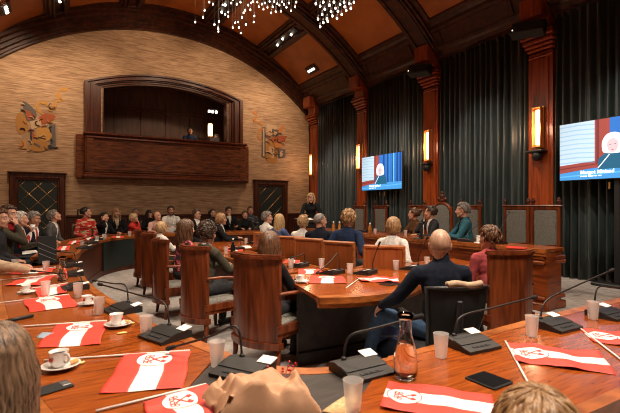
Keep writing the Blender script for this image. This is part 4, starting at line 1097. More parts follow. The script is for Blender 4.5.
    # ---- hair, eyes, brows
    if hair:
        st, hc_ = hair; n = nl; hmb = hair_mb(st, rnd, n, vol); hmb.v = [tuple(HM4 @ Vector(v)) for v in hmb.v]; hmb.build('hair', HM[hc_], root)
        bm_ = HM[hc_]
    else: bm_ = HM['grey']
    for sg in (-1, 1):
        e = MB(); e.ell(HM4 @ Vector((sg * .030, .0735, .008)), (.0125, .0125, .0115), 12, 8, HR); e.ell(HM4 @ Vector((sg * .030, .0825, .008)), (.0055, .0045, .0055), 10, 6, HR, 1)
        e.build('eye', [M_eyew, M_eyed], root)
        e = MB(); e.tube([HM4 @ Vector((sg * x, y, z)) for x, y, z in ((.015, .087, .030), (.032, .084, .036), (.047, .073, .031))], [.0035, .0045, .002], 6); e.build('eyebrow', bm_, root)
    if beard:
        e = MB(); e.tube([HM4 @ Vector(p) for p in ((-.068, .01, -.03), (-.055, .045, -.08), (-.02, .08, -.105), (.02, .08, -.105), (.055, .045, -.08), (.068, .01, -.03))], [.008, .016, .02, .02, .016, .008], 8)
        e.cap(HM4 @ Vector((-.024, .092, -.047)), HM4 @ Vector((.024, .092, -.047)), .007, .007); e.build('beard', HM[beard], root)
    if glasses:
        e = MB()
        for sg in (-1, 1):
            e.tube([HM4 @ Vector((sg * .032 + .022 * math.cos(q), .098, .006 + .018 * math.sin(q))) for q in [PI * 2 * i / 12 for i in range(12)]], .003, 6, closed=True); e.tube([HM4 @ Vector((sg * .054, .096, .01)), HM4 @ Vector((sg * .080, .0, .012))], .003, 6)
        e.tube([HM4 @ Vector((-.01, .1, .01)), HM4 @ Vector((.01, .1, .01))], .003, 6); e.build('glasses', M_black, root)
    if scarf:
        e = MB()
        for k in range(3): e.tube([neck + Vector(((.075 + .008 * k) * math.sin(q), (.078 + .01 * k) * math.cos(q), .02 - .025 * k - .015 * math.cos(q))) for q in [PI * 2 * i / 16 for i in range(16)]], .022, 8, closed=True)
        e.tube([neck + Vector((.03, .09, -.02)), neck + Vector((.04, .15, -.14)), neck + Vector((.035, .16, -.30))], .03, 8, flat=.5); e.build('scarf', CL[scarf], root)
    root['hc'] = tuple(hc)
    def W_(p): return root.location + (rotz(R(-a)) @ Vector(p)) * s
    del root['hc']
    return root, {k: (W_(v[0]), rotz(R(-a)) @ v[1]) for k, v in G.items()}, W_
PPL = {}
def pp(key, *a, **k): PPL[key] = person(*a, **k)
# left side, outer ring
pp(1, 'dark haired man in olive jacket and red scarf at the left edge, hand on chin', 9, 206, 6.1, 105, 125, ('short', 'darkbrown'), 'olive', arms='chin', scarf='tie')
pp('1b', 'brown haired person cut off by the left edge of the picture', 0, 210, 5.7, 100, 120, ('tousled', 'brown'), 'charcoal', arms='lap')
pp(2, 'silver haired man in navy suit with red tie holding up a cup', 20.5, 212, 6.9, 120, 80, ('short', 'silver'), 'navy', shirt='white', tie='tie', arms='cup', vox=.01)
pp(3, 'grey haired man in black suit and dark red tie looking down', 34, 212, 7.5, 135, 110, ('short', 'grey'), 'black', shirt='white', tie='tie', arms='table', pitch=-12, skin=1)
pp(4, 'man in grey suit with face raised, sitting before the left door', 54.5, 210, 8.8, 110, 85, ('short', 'grey'), 'grey', arms='lap', pitch=22, shirt='white')
pp(5, 'dark ponytailed woman in bright red patterned festive sweater', 86.5, 207, 10.4, 155, 100, ('pony', 'dark'), 'xmas', fem=True, knit=1, arms='lap')
pp(6, 'dark haired man in black suit holding hand against his ear', 104.5, 212.5, 10.75, 135, 115, ('short', 'dark'), 'black', shirt='white', arms='phone', tilt=-8)
pp(7, 'woman with long light brown hair and dark jacket, behind man with hand on ear', 116.5, 208, 11.9, 165, 160, ('long', 'sandy'), 'black', fem=True, arms='lap', shirt='beige')
pp(8, 'grey brown haired person behind the woman in red', 136, 208, 13.2, 170, 160, ('short', 'grey'), 'charcoal', arms='lap')
pp(9, 'blond woman in red top leaning on her hand', 134, 213.5, 11.4, 110, 95, ('bob', 'blond'), 'red', fem=True, arms='chin')
pp(10, 'dark haired woman in black behind the bald man in pale shirt', 149.5, 210, 12.9, 170, 140, ('long', 'dark'), 'black', fem=True, arms='table')
pp(11, 'bald man in pale pinkish shirt beyond the blond person', 157.5, 211.5, 11.3, 175, 130, None, 'pinkshirt', arms='table')
pp(13, 'bearded dark haired man in white shirt and black vest', 171, 206, 12.6, 175, 170, ('short', 'dark'), 'white', skin=1, beard='dark', arms='table')
pp(14, 'man with glasses in black suit and white collar turned to the right', 197, 209.5, 11.0, 150, 120, ('short', 'darkbrown'), 'black', shirt='white', glasses=True, arms='table', vox=.011)
pp(15, 'dark long haired woman behind the man with glasses', 213, 209, 13.0, 170, 140, ('pony', 'dark'), 'charcoal', fem=True, arms='table')
pp(17, 'dark haired man in black top and light shirt collar, hand raised', 229, 207, 12.9, 165, 160, ('tousled', 'dark'), 'black', skin=1, shirt='white', arms='chin')
pp(18, 'woman with dark bob and black top at the far desk', 245, 211, 12.9, 175, 165, ('curly', 'brown'), 'black', fem=True, arms='table')
pp(19, 'short haired man in dark patterned shirt in the back by the right door', 250.5, 206.5, 13.8, 170, 170, ('short', 'brown'), 'plaid', arms='lap')
# inner ring
pp(16, 'blond woman in black blazer and white blouse in profile', 221.5, 213.5, 9.6, 95, 85, ('bob', 'sandy'), 'black', shirt='white', fem=True, arms='table', floor=0, vox=.011)
pp(20, 'grey haired person in white shirt seen from behind near the right door', 267.5, 212, 9.6, 60, 90, ('tousled', 'grey'), 'white', floor=0, arms='table')
pp(21, 'person with long blond hair in denim seen from behind', 279.5, 214.5, 8.9, 45, 15, ('long', 'blond'), 'denim', fem=True, floor=0, arms='table', nl=90)
pp(12, 'blond haired person in pale top seen from behind, left inner row', 161.5, 222, 8.2, 60, 30, ('bob', 'blond'), 'white', fem=True, floor=0, arms='table')
pp(22, 'long brown haired woman in pink floral top, in the third armchair', 186.5, 221, 6.3, 68, 62, ('long', 'brown'), 'floral', fem=True, hk=1.18, floor=0, arms='table', nl=90, vox=.011)
pp(23, 'man with dark wavy hair and olive suit, in the second armchair', 207.5, 223.5, 5.15, 52, 30, ('curly', 'darkbrown'), 'olive', shirt='white', floor=0, hk=1.18, arms='table', vox=.009, nl=110)
pp(24, 'woman with long straight brown hair in black jacket, nearest armchair', 270, 234, 4.25, 38, 15, ('long', 'brown'), 'black', fem=True, floor=0, arms='table', vox=.009, nl=130, hk=1.18, lean=.18)
pp(25, 'blond short curly haired person in white top seen from behind', 303, 216, 7.9, 22, 5, ('curly', 'blond'), 'white', fem=True, floor=0, arms='table', nl=90)
pp(26, 'man with cropped grey hair in navy hooded top turning to the right', 320.5, 213.5, 7.2, 15, 60, ('buzz', 'grey'), 'navy', floor=0, arms='table', vox=.01)
pp(27, 'sandy tousled haired man in navy shirt seen from behind', 348.5, 211, 6.8, 25, 5, ('tousled', 'sandy'), 'darkblue', floor=0, hk=1.18, arms='side', nl=110, vox=.01)
pp(28, 'woman with blonde bob and white jumper seen from behind', 393.5, 218, 6.1, 25, 10, ('bob', 'sandy'), 'white', fem=True, floor=0, arms='side', nl=110, vox=.01)
# dais
pp(29, 'woman with brown hair in a bun in profile at the presiding desk', 413.5, 208, 8.8, -115, -80, ('bun', 'brown'), 'brown', fem=True, floor=.15, arms='table', skin=0)
pp(30, 'dark haired man in grey suit with hand over his mouth on the dais', 430.5, 206, 8.4, -110, -80, ('short', 'darkbrown'), 'charcoal', shirt='white', floor=.15, arms='chin', vox=.010)
pp(31, 'grey haired person in teal jacket in profile at the presiding desk', 462.5, 203, 7.75, -100, -88, ('short', 'grey'), 'teal', shirt='black', floor=.15, arms='table', vox=.010)
# right end and foreground
pp(32, 'curly brown haired man in dark pink shirt before the right armchair back', 489, 228, 4.75, -35, -50, ('tousled', 'brown'), 'pink', floor=0, hk=1.16, arms='lap', vox=.009, nl=130, lean=.05)
pp(33, 'bald man in navy turtleneck sweater and jeans seen from behind in office chair', 440, 230.5, 3.4, -22, -2, ('buzz', 'stubble'), 'navy', 'jeans', floor=0, arms='knee', knit='high', vox=.0075, legpose=((-.40, .42, .58), (-.46, .62, .10)), lean=.02)
pp(34, 'standing woman with blond wavy hair in black, speaking at the lectern', 311, 193.5, 12.1, 178, 178, ('wavy', 'blond'), 'black', 'black', standing=True, fem=True, floor=0, arms='lectern', s=1.05)
pp(35, 'dark haired man in blue shirt sitting up in the balcony', 190, 127.5, 15.5, 172, 165, ('short', 'dark'), 'darkblue', s=1.0, arms='table', skin=1)
pp(36, 'person low behind a laptop in the balcony beside the lamp', 216.5, 134.5, 15.85, 172, 175, ('short', 'grey'), 'charcoal', s=.95, arms='table')
pp(37, 'ash blond long haired person at the lower left corner, seen from behind', -4, 330, 1.16, 35, 22, ('long', 'ash'), 'black', fem=True, arms='lap', vox=.007, nl=420, s=.92)
pp(38, 'top of a brown haired head at the bottom edge of the picture', 537, 400, .96, -25, -15, ('tousled', 'sandy'), 'charcoal', arms='lap', vox=.008, nl=620, s=.90, vol=1.06)
pp(39, 'person in beige knitted sweater reaching onto the desk from the left edge', -24, 214, 4.45, 98, 100, ('bob', 'brown'), 'beige', fem=True, knit=1, arms='reach', floor=0, vox=.009, handspose={-1: 'relax', 1: 'flat'})
# chairs of the outer ring behind seated people
for k, (key, lb) in enumerate(((3, 'grey chair behind the man in black suit and dark red tie'), (4, 'grey chair behind the man with raised face'), (5, 'grey chair behind the woman in red festive sweater'), (6, 'grey chair behind the man with hand on ear'),
                  (13, 'grey chair behind the bearded man in black vest'), (14, 'grey chair behind the man with glasses'), (17, 'grey chair behind the man with raised hand'), (18, 'grey chair behind the woman with dark bob'),
                  (2, 'grey chair behind the silver haired man'), (7, 'grey chair behind the woman with light brown hair'), (10, 'grey chair behind the dark haired woman in black'), (15, 'grey chair behind the dark long haired woman'))):
    rt = PPL[key][0]; a = -math.degrees(rt.rotation_euler.z); ringchair(rt.location.x, rt.location.y, a, lb)
# held and worn things
g, M_ = PPL[2][1][1]
t = thing('coffee_cup', 'pale cup raised by the silver haired man', 'cup', g + Vector((.03, 0, -.02))); MB().lathe([(.03, 0), (.04, .08), (.036, .08), (.028, .006)], 16).build('cup_body', M_chinaw, t)
# ================================================================== SMALL THINGS
# ---- plastic cups
cm = MB(); cm.lathe([(0, .003), (.026, .003), (.028, .008), (.037, .118), (.0385, .12), (.0365, .12), (.0268, .010), (0, .007)], 24); CUPM = cm.mesh('plastic_cup', M_cup)
def cup(u, v, z, label, s=1.0, g='frosted plastic water cups'):
    p = P(u, v, z + .001) ; o = link('plastic_cup', CUPM, None, p, random.random() * 6); o.scale = (s, s, s); return tag(o, label, 'cup', g)
Z1 = ZD + .001
cup(217, 366, ZD - .004, 'frosted plastic cup on the dark corner desk beside the microphone')
cup(146, 336, Z1, 'frosted plastic cup at the desk edge right of the saucer with cookies')
cup(99, 314, Z1, 'frosted plastic cup between the second coffee cup and its microphone')
cup(78, 297, Z1, 'frosted plastic cup near the inner edge of the left desk, beside a coffee cup')
cup(45.5, 295, Z1, 'frosted plastic cup standing on a flag, beyond the small coffee cup')
cup(46, 271, Z1, 'frosted plastic cup in front of the black folded screen')
cup(15, 269, Z1, 'frosted plastic cup near the far end of the left desk')
cup(441, 357, Z1, 'frosted plastic cup right of the glass carafe')
cup(532, 336, Z1, 'frosted plastic cup beyond the flag on the right desk')
cup(593, 319, Z1, 'frosted plastic cup near the right edge between two microphones')
cup(353, 412, ZD - .004, 'frosted plastic cup standing on the brown napkin')
cup(291, 268, Z1, 'frosted plastic cup on the inner table near the nearest wooden chair back')
cup(321.5, 268, Z1, 'frosted plastic cup behind the arched microphone on the meeting table')
cup(350, 274, Z1, 'frosted plastic cup in front of the navy shirted man on the meeting table')
cup(396, 270, Z1, 'frosted plastic cup before the woman in white jumper')
cup(427, 266, Z1, 'frosted plastic cup partly behind the bald man')
for u, v, lb in ((97, 242, 'before the man with hand on ear'), (129.5, 236, 'before the blond woman in red'), (82, 247, 'on the curved far desk above its bend'), (104, 239.5, 'at the crest of the curved far desk')):
    cup(u, v, .821, 'small plastic cup ' + lb)
for u, v, lb in ((246, 243.5, 'before the blond woman in black blazer'), (226, 254, 'among papers behind the olive suited man'), (260, 246, 'on the back inner table')):
    cup(u, v, Z1, 'plastic cup ' + lb)
for u, v, lb in ((375, 233.5, 'beside the orange bottle on the presiding desk'), (478, 241.5, 'before the person in teal'), (405.5, 235.5, 'before the woman with hair bun')):
    cup(u, v, .951, 'white cup ' + lb, .9, 'white cups on the presiding desk')
# ---- coffee cups on saucers
cb = MB(); cb.lathe([(0, .0), (.022, .0), (.024, .004), (.033, .022), (.0365, .062), (.038, .064), (.0345, .063), (.031, .024), (.018, .008), (0, .007)], 26)
hb = MB(); hb.tube(crom([Vector((.034, 0, .054)), Vector((.052, 0, .054)), Vector((.058, 0, .038)), Vector((.048, 0, .022)), Vector((.032, 0, .020))], 4), .0045, 8, flat=1.5)
cf = MB(); cf.lathe([(0, .05), (.0335, .05)], 20)
sc_ = MB(); sc_.lathe([(0, .004), (.03, .004), (.05, .008), (.072, .018), (.074, .020), (.070, .020), (.048, .011), (.03, .008), (0, .008)], 32)
CBM, HBM, CFM, SCM = cb.mesh('cup_body', M_chinaw), hb.mesh('handle', M_chinaw), cf.mesh('coffee', M_coffee), sc_.mesh('saucer', M_chinaw)
dsn = MB(); dsn.box((0, -.0365, .035), (.016, .003, .014)); DSM = dsn.mesh('printed_mark', mat('red_print', (.5, .03, .03), .4))
cookA = ramp_mat('cookie', [(.55, .22, .05), (.80, .45, .16)], (1, 1, 1), 60, 4, .8); cookY = mat('yellow_sweet', (.80, .66, .22), .5)
def coffee(u, v, z, label, ha, cookies=True, s=1.0):
    p = P(u, v, z)
    t = thing('saucer', 'white porcelain saucer ' + label, 'saucer', p, 0, 'white saucers'); t.scale = (s, s, s); link('plate', SCM, t)
    q = thing('coffee_cup', 'white porcelain coffee cup ' + label, 'cup', p + Vector((-.008, .006, .009)) * s, ha, 'white coffee cups'); q.scale = (s, s, s)
    link('cup_body', CBM, q); link('handle', HBM, q); link('coffee', CFM, q); link('printed_mark', DSM, q)
    if cookies:
        o = MB().box((0, 0, .006), (.034, .026, .010), bev=.003).build('cookie', cookA); o.location = p + Vector((.050, .0, .017)) * s; o.rotation_euler = (.25, -.25, ha + 1); tag(o, 'orange cookie on saucer ' + label, 'cookie')
        o = MB().ell((0, 0, .006), (.016, .008, .006)).build('wrapped_sweet', cookY); o.location = p + Vector((.088, .018, 0)); o.rotation_euler = (0, 0, .7); tag(o, 'yellow sweet beside saucer ' + label, 'sweet')
coffee(61, 368, Z1, 'nearest the camera, above the black phone', -.9, True, 1.12)
coffee(118, 326, Z1, 'in the middle of the left desk with red print', 1.0, True, 1.1)
coffee(88, 304.5, Z1, 'behind the middle plastic cup', -.6, False)
coffee(27, 293, Z1, 'by the reaching hand at the left edge', 1.2, False)
coffee(302, 282, Z1, 'on the meeting table beside the woman in black jacket', 2.2, False)
o = MB().ell((0, 0, .004), (.03, .012, .005)).build('wrapped_sweet', cookY, None); o.location = P(122, 333, Z1); tag(o, 'flat pale wrapper lying in front of the middle saucer', 'sweet')
# ---- carafes
def carafe(u, v, z, label, s=1.0):
    p = P(u, v, z); t = thing('glass_carafe', label, 'carafe', p, 0, None); t.scale = (s, s, s)
    m = MB(); m.lathe([(0, .0), (.038, 0), (.043, .006), (.046, .03), (.045, .09), (.036, .13), (.026, .165), (.0235, .19), (.027, .225), (.033, .25), (.0315, .25), (.0255, .225), (.0218, .19), (.0243, .165), (.034, .128), (.043, .088), (.044, .03), (.040, .012), (0, .010)], 36); m.build('glass_body', M_glass, t)
    m = MB(); m.lathe([(0, .0108), (.039, .0125), (.0432, .03), (.0422, .088), (.0332, .128), (.031, .136), (0, .136)], 36); m.build('water', M_water, t); return t
carafe(405.5, 377, Z1, 'glass water carafe standing on the right desk beside the microphone', 1.12)
carafe(62.5, 281, Z1, 'glass water carafe on the far part of the left desk')
# ---- conference microphones
BM = MB()
w_, d_ = .115, .10
prof = [(-d_, .0), (d_, .0), (d_, .040), (.05, .050), (-d_, .016)]
vs = [Vector((-w_, y, z)) for y, z in prof] + [Vector((w_, y, z)) for y, z in prof]
BM.add(vs, [(0, 1, 2, 3, 4), (9, 8, 7, 6, 5)] + [(i, (i + 1) % 5, 5 + (i + 1) % 5, 5 + i) for i in range(5)])
M_mic = mat('anthracite_plastic', (.015, .0145, .0145), .5)
b1 = BM.mesh('console', M_mic)
tlt = Matrix.Rotation(math.atan2(.034, .15), 3, 'X')
q = MB(); q.box((0, -.012, .0385), (.226, .056, .004), tlt); b2 = q.mesh('speaker_strip', M_black)
q = MB(); q.box((.0, -.068, .0248), (.12, .016, .003), tlt); [q.box((x, -.068, .0268), (.018, .009, .003), tlt, .001) for x in (-.03, 0, .03)]; b3 = q.mesh('buttons', M_black)
q = MB(); q.box((.085, .068, .056), (.075, .058, .003), Matrix.Rotation(.22, 3, 'X')); b4 = q.mesh('name_card', M_cardw)
q = MB(); q.lathe([(.013, 0), (.013, .01), (.008, .018), (.0, .018)], 14, (-.055, .066, .044)); b5 = q.mesh('neck_socket', M_black)
def mic(u, v, z, a, tip, label, arch=.10, s=1.0, card=True, fl=0):
    p = P(u, v, z); t = thing('conference_microphone', label, 'microphone', p, R(a)); t.scale = (s, s, s)
    for nm, me in (('console', b1), ('speaker_strip', b2), ('buttons', b3), ('neck_socket', b5)) + ((('name_card', b4),) if card else ()): link(nm, me, t)
    Rm = rotz(R(-a)); T = Rm @ ((D(*tip) - p)) / s; r = Vector((-.055, .066, .055)); mid = r.lerp(T, .5); d = T - r
    pts = crom([r, r + Vector((d.x * .08, d.y * .08, arch)), r + d * .45 + Vector((0, 0, arch * .55)), T], 6)
    m = MB(); m.tube(pts, .0055, 8); m.build('gooseneck', M_black, t)
    dn = (pts[-1] - pts[-3]).normalized(); m = MB(); m.cap(T - dn * .012, T + dn * .026, .0105, .0125, 12); m.build('foam_windscreen', M_foam, t); return t
mic(362, 372, ZD - .004, 0, (416, 317, 1.98), 'black gooseneck microphone unit left of the glass carafe, on dark wood', .10)
mic(243, 373, ZD - .004, -58, (172, 347, 2.15), 'black gooseneck microphone unit on the dark corner desk above the paper bag', .13)
mic(165, 337, Z1, -68, (101, 284, 3.0), 'black gooseneck microphone unit at the inner desk edge with long neck to the left', .12)
mic(122, 311, Z1, -76, (95, 280, 3.5), 'black gooseneck microphone unit behind the middle coffee cup', .11)
mic(75, 288, Z1, -82, (34, 270.5, 4.1), 'black gooseneck microphone unit reaching left over the small flags', .05)
mic(72, 275, Z1, -85, (62, 262, 4.8), 'black gooseneck microphone unit next to the far carafe', .10)
mic(71, 266, Z1, -75, (59, 251, 5.4), 'black gooseneck microphone unit at the far end of the left desk', .10)
mic(471, 346, Z1, -3, (533, 297, 2.65), 'black gooseneck microphone unit right of the lone plastic cup', .09)
mic(556, 327, Z1, 0, (611, 270, 3.1), 'black gooseneck microphone unit behind the flag on the right desk', .10)
mic(609, 316, Z1, 0, (634, 286, 3.3), 'black gooseneck microphone unit at the right edge of the picture', .13)
mic(332, 273, Z1, 200, (318, 271.5, 4.45), 'arched gooseneck microphone unit on the meeting table between two cups', .17)
mic(365, 273, Z1, 205, (379, 244, 4.75), 'gooseneck microphone unit on the meeting table before the navy shirted man', .08)
mic(411, 268.5, Z1, 205, (427, 238, 4.9), 'gooseneck microphone unit on the meeting table beside the bald man', .08)
mic(298, 266, Z1, 210, (292, 257, 5.2), 'gooseneck microphone unit behind the coffee cup on the meeting table', .10)
for u, v, tip, a, lb in ((91, 243, (84, 238, 8.0), -80, 'on the bend of the curved far desk'), (84, 248, (75, 243, 7.2), -80, 'on the curved far desk before the black folded screen'), (97, 239.5, (93, 235, 8.8), -70, 'on the curved far desk near its crest')):
    mic(u, v, .821, a, tip, 'small black microphone unit ' + lb, .08)
for u, v, tip, lb in ((448, 239, (459, 224, 7.9), 'before the man in grey suit'), (497, 243, (509, 212, 7.2), 'before the two empty carved chairs'), (467, 241, (480, 223, 7.6), 'before the person in teal'), (365, 231.5, (372, 222, 9.9), 'before the empty chairs under the smaller screen')):
    mic(u, v, .951, 90, tip, 'small desk microphone on the presiding desk ' + lb, .08, card=False)
for u, v, tip, lb in ((236, 249, (231, 240, 7.6), 'behind the man in olive suit'), (254, 243.5, (258, 236, 8.6), 'on the small back table')):
    mic(u, v, Z1, 200, tip, 'small microphone unit on the inner table ' + lb, .09)
# ---- flags with crossed keys
def flag(c, label, stick, z=Z1, keys=True, seed=0, amp=.004, fliph=False, z2=None):
    """c: pixel corners hoist start, hoist end, fly end at hoist end, fly end at hoist start; stripes run from hoist to fly"""
    C = [P(u, v, z) for u, v in c]; ctr = sum(C, Vector()) / 4; rnd = random.Random(seed); ph = [rnd.random() * 6 for _ in range(4)]
    t = thing('paper_flag', label, 'flag', ctr)
    def S_(s, f): # s along hoist, f along fly
        p = C[0].lerp(C[1], s).lerp(C[3].lerp(C[2], s), f) - ctr
        h = amp * (1.3 + math.sin(f * 9 + ph[0] + s * 2) + .5 * math.sin(s * 7 + f * 4 + ph[1]) * f + .3 * math.sin(f * 23 + ph[2]))
        side = (C[1] - C[0]).normalized() * math.sin(f * 10 + ph[3]) * .004
        return p + side + Vector((0, 0, max(h, 0) + .0015))
    m = MB()
    for k, (s0, s1) in enumerate(((0, 1 / 3), (1 / 3, 2 / 3), (2 / 3, 1))):
        m.sheet(8, 30, lambda a, b: S_(s0 + (s1 - s0) * a, b), .0006, 1 if k == 1 else 0)
    # weld the three stripes into one cloth
    me = m.mesh('cloth', [M_fred, M_fwhite]); bm = bmesh.new(); bm.from_mesh(me); bmesh.ops.remove_doubles(bm, verts=bm.verts, dist=.00002); bm.to_mesh(me); bm.free(); cl_ = link('cloth', me, t)
    if keys:
        L1 = (C[1] - C[0]).length; L2 = ((C[3] - C[0]).length + (C[2] - C[1]).length) / 2
        cf_ = .27 * L1 / L2 + .02; rr = .265 * L1
        def E(x, y, dz): # emblem coords in metres
            return S_(.5 + x / L1, cf_ + y / L2) + Vector((0, 0, dz))
        d = MB()
        for k in range(6):
            r0, r1 = rr * k / 6, rr * (k + 1) / 6
            for j in range(28):
                a0, a1 = 2 * PI * j / 28, 2 * PI * (j + 1) / 28
                d.add([E(r0 * math.cos(a0), r0 * math.sin(a0), .0006), E(r1 * math.cos(a0), r1 * math.sin(a0), .0006), E(r1 * math.cos(a1), r1 * math.sin(a1), .0006), E(r0 * math.cos(a1), r0 * math.sin(a1), .0006)], [(0, 1, 2, 3)])
        em = d.build('emblem_disc', M_fwhite, cl_)
        d = MB()
        def ring(cx, cy, r, w, n=18, a0=0, a1=2 * PI):
            for j in range(n):
                p0, p1 = a0 + (a1 - a0) * j / n, a0 + (a1 - a0) * (j + 1) / n
                d.add([E(cx + (r - w) * math.cos(p0), cy + (r - w) * math.sin(p0), .0012), E(cx + (r + w) * math.cos(p0), cy + (r + w) * math.sin(p0), .0012), E(cx + (r + w) * math.cos(p1), cy + (r + w) * math.sin(p1), .0012), E(cx + (r - w) * math.cos(p1), cy + (r - w) * math.sin(p1), .0012)], [(0, 1, 2, 3)])
        def bar(x0, y0, x1, y1, w):
            q = Vector((x1 - x0, y1 - y0)); nn = Vector((-q.y, q.x)).normalized() * w; n = 5
            for j in range(n):
                a, b = j / n, (j + 1) / n
                pa = (x0 + q.x * a, y0 + q.y * a); pb = (x0 + q.x * b, y0 + q.y * b)
                d.add([E(pa[0] + nn.x, pa[1] + nn.y, .0012), E(pa[0] - nn.x, pa[1] - nn.y, .0012), E(pb[0] - nn.x, pb[1] - nn.y, .0012), E(pb[0] + nn.x, pb[1] + nn.y, .0012)], [(0, 1, 2, 3)])
        ring(0, 0, rr * .99, rr * .025, 40)
        k_ = rr / .1
        for sg in (-1, 1):
            ax = -1 if not fliph else 1
            # shaft from bow (at -) to bit (+)
            bx, by = -.048 * k_, sg * .040 * k_; tx, ty = .052 * k_, -sg * .040 * k_
            if fliph: bx, by, tx, ty = by, bx, ty, tx
            bar(bx * .55, by * .55, tx, ty, .0055 * k_)
            dx, dy = (tx - bx), (ty - by); L = math.hypot(dx, dy); dx /= L; dy /= L
            for off_ in (-.8, 0, .8):
                ca, sa = math.cos(off_ * 1.6), math.sin(off_ * 1.6); ex, ey = -(dx * ca - dy * sa), -(dx * sa + dy * ca)
                ring(bx * .62 + ex * .017 * k_, by * .62 + ey * .017 * k_, .0125 * k_, .0034 * k_, 12)
            nx, ny = (-dy, dx) if sg > 0 else (dy, -dx)
            if fliph: nx, ny = -nx, -ny
            for o_ in (.0, -.016): bar(tx + dx * o_ * k_, ty + dy * o_ * k_, tx + dx * o_ * k_ + nx * .024 * k_, ty + dy * o_ * k_ + ny * .024 * k_, .0078 * k_)
        d.build('crossed_keys', mat('emblem_red', (.62, .03, .025), .5), em)
    if stick:
        a, b = P(*stick[0], z) - ctr, P(*stick[1], z) - ctr; m = MB(); m.tube([a + Vector((0, 0, .0055)), b + Vector((0, 0, .0055))], .0048, 10); m.build('stick', M_stick, t)
    return t
flag([(125, 354.5), (190, 352), (184, 388), (100, 394)], 'large red and white flag with crossed keys, nearest on the left desk', ((44, 361), (190, 351)), seed=1)
flag([(142, 403), (206, 386), (232, 413), (152, 424)], 'red and white flag partly under the brown paper bag', ((96, 412), (206, 385)), seed=2)
flag([(57, 325.5), (107, 322), (100, 344.5), (36, 348)], 'red and white flag with crossed keys behind the blond head and first saucer', ((4, 328), (107, 321)), seed=3)
flag([(22, 300.5), (69, 295), (79, 306), (30, 312)], 'red and white flag between the pen and the middle coffee cups', ((-8, 304), (69, 294.5)), seed=4)
flag([(34, 287.5), (68, 283.5), (66, 293), (38, 298)], 'red and white flag under the plastic cup left of the carafe', ((20, 290), (68, 283)), seed=5, keys=True)
flag([(20, 279), (57, 275), (40, 285.5), (4, 285.5)], 'red and white flag lying flat under the long microphone neck', ((-5, 280.5), (57, 274.5)), seed=6)
flag([(22, 270), (56, 267.5), (50, 273), (8, 274)], 'narrow red and white flag behind the standing plastic cup', ((2, 271.5), (56, 267)), seed=7)
flag([(380, 408), (389, 381.5), (492, 395), (500, 428)], 'red and white flag with crossed keys in front of the glass carafe', None, seed=8, fliph=True)
flag([(516, 362), (506, 342.5), (599, 353), (617, 375)], 'red and white flag with crossed keys lying on the right desk', ((531, 389), (505.5, 341.5)), seed=9, fliph=True, amp=.006)
flag([(594, 342), (580, 329), (630, 333), (662, 351)], 'red and white flag reaching out of the right edge', ((622, 361), (579.5, 328)), seed=10, fliph=True, amp=.005)
flag([(311, 275.5), (343, 275.5), (347, 283), (308, 283)], 'small red and white flag on the meeting table beside the coffee cup', None, seed=11, amp=.002)
flag([(298, 268.5), (322, 268.5), (321, 273.5), (298, 273.5)], 'small red and white flag farther back on the meeting table', None, seed=12, amp=.002)
flag([(361, 281.5), (356, 277), (397, 277), (400, 283)], 'crumpled red and white flag with white stick on the meeting table', ((346, 288), (360, 278)), seed=13, amp=.008, fliph=True)
for k, (c, lb) in enumerate((([(60, 246), (70, 245.5), (69, 250), (56, 250)], 'on the curved far desk beside the black folded screen'), ([(70, 240.5), (80, 240), (79, 243.5), (67, 244)], 'on the curved far desk before the woman in festive sweater'),
                    ([(84, 237), (94, 236.6), (94, 239), (82, 240)], 'near the crest of the curved far desk'))):
    flag(c, 'tiny red and white flag ' + lb, None, .822, keys=False, seed=20 + k, amp=.002)
flag([(286, 259.5), (300, 259.5), (300, 262.5), (283, 262.5)], 'tiny red flag behind the plastic cup on the meeting table', None, keys=False, seed=30, amp=.002)
flag([(228, 247), (243, 247), (243, 251), (226, 251)], 'tiny red and white flag behind the olive suited man', None, keys=False, seed=31, amp=.002)
flag([(112, 236.0), (124, 235.8), (124, 237.2), (112, 237.4)], 'tiny red flag before the woman with light brown hair', None, .822, keys=False, seed=32, amp=.002)
# papers
def sheet(c, z, label, mt=None, n='paper_sheet', cat='paper', th=.002):
    C = [P(u, v, z) for u, v in c]; ctr = sum(C, Vector()) / 4; m = MB()
    m.sheet(6, 6, lambda a, b: C[0].lerp(C[1], a).lerp(C[3].lerp(C[2], a), b) - ctr + Vector((0, 0, .002 + .0015 * math.sin(a * 5 + b * 3))), th)
    o = m.build(n, mt or M_cardw); o.location = ctr; return tag(o, label, cat)
sheet([(22, 251), (36, 249.5), (38, 252), (22, 254)], .822, 'white papers before the silver haired man')
sheet([(206, 261), (222, 259), (226, 263), (208, 265.5)], Z1, 'white papers behind the second armchair back')
sheet([(240, 245.5), (250, 245), (252, 247.5), (240, 248)], Z1, 'white papers on the back inner table')
sheet([(330, 222 + 9.5), (344, 231.5), (345, 232.6), (329, 232.8)], .951, 'white papers on the far end of the presiding desk')
sheet([(476, 239.5), (500, 240.5), (500, 243), (474, 242)], .951, 'white papers before the person in teal')
sheet([(507, 245.5), (527, 246.5), (526, 248.5), (506, 247.2)], .951, 'dark red folder on the near end of the presiding desk', CL['red'], 'folder', 'folder', .006)
sheet([(322, 411), (352, 390.5), (377, 399), (358, 420)], ZD - .004, 'brown paper napkin with a faint pattern under the plastic cup', ramp_mat('napkin_paper', [(.50, .30, .12), (.70, .50, .28)], (1, 1, 1), 45, 2, .9), 'napkin', 'napkin')
sheet([(42, 318 + 14), (60, 333), (50, 339), (36, 337)], Z1, 'small bluish paper beside the blond head', mat('blue_paper', (.30, .36, .45), .6))
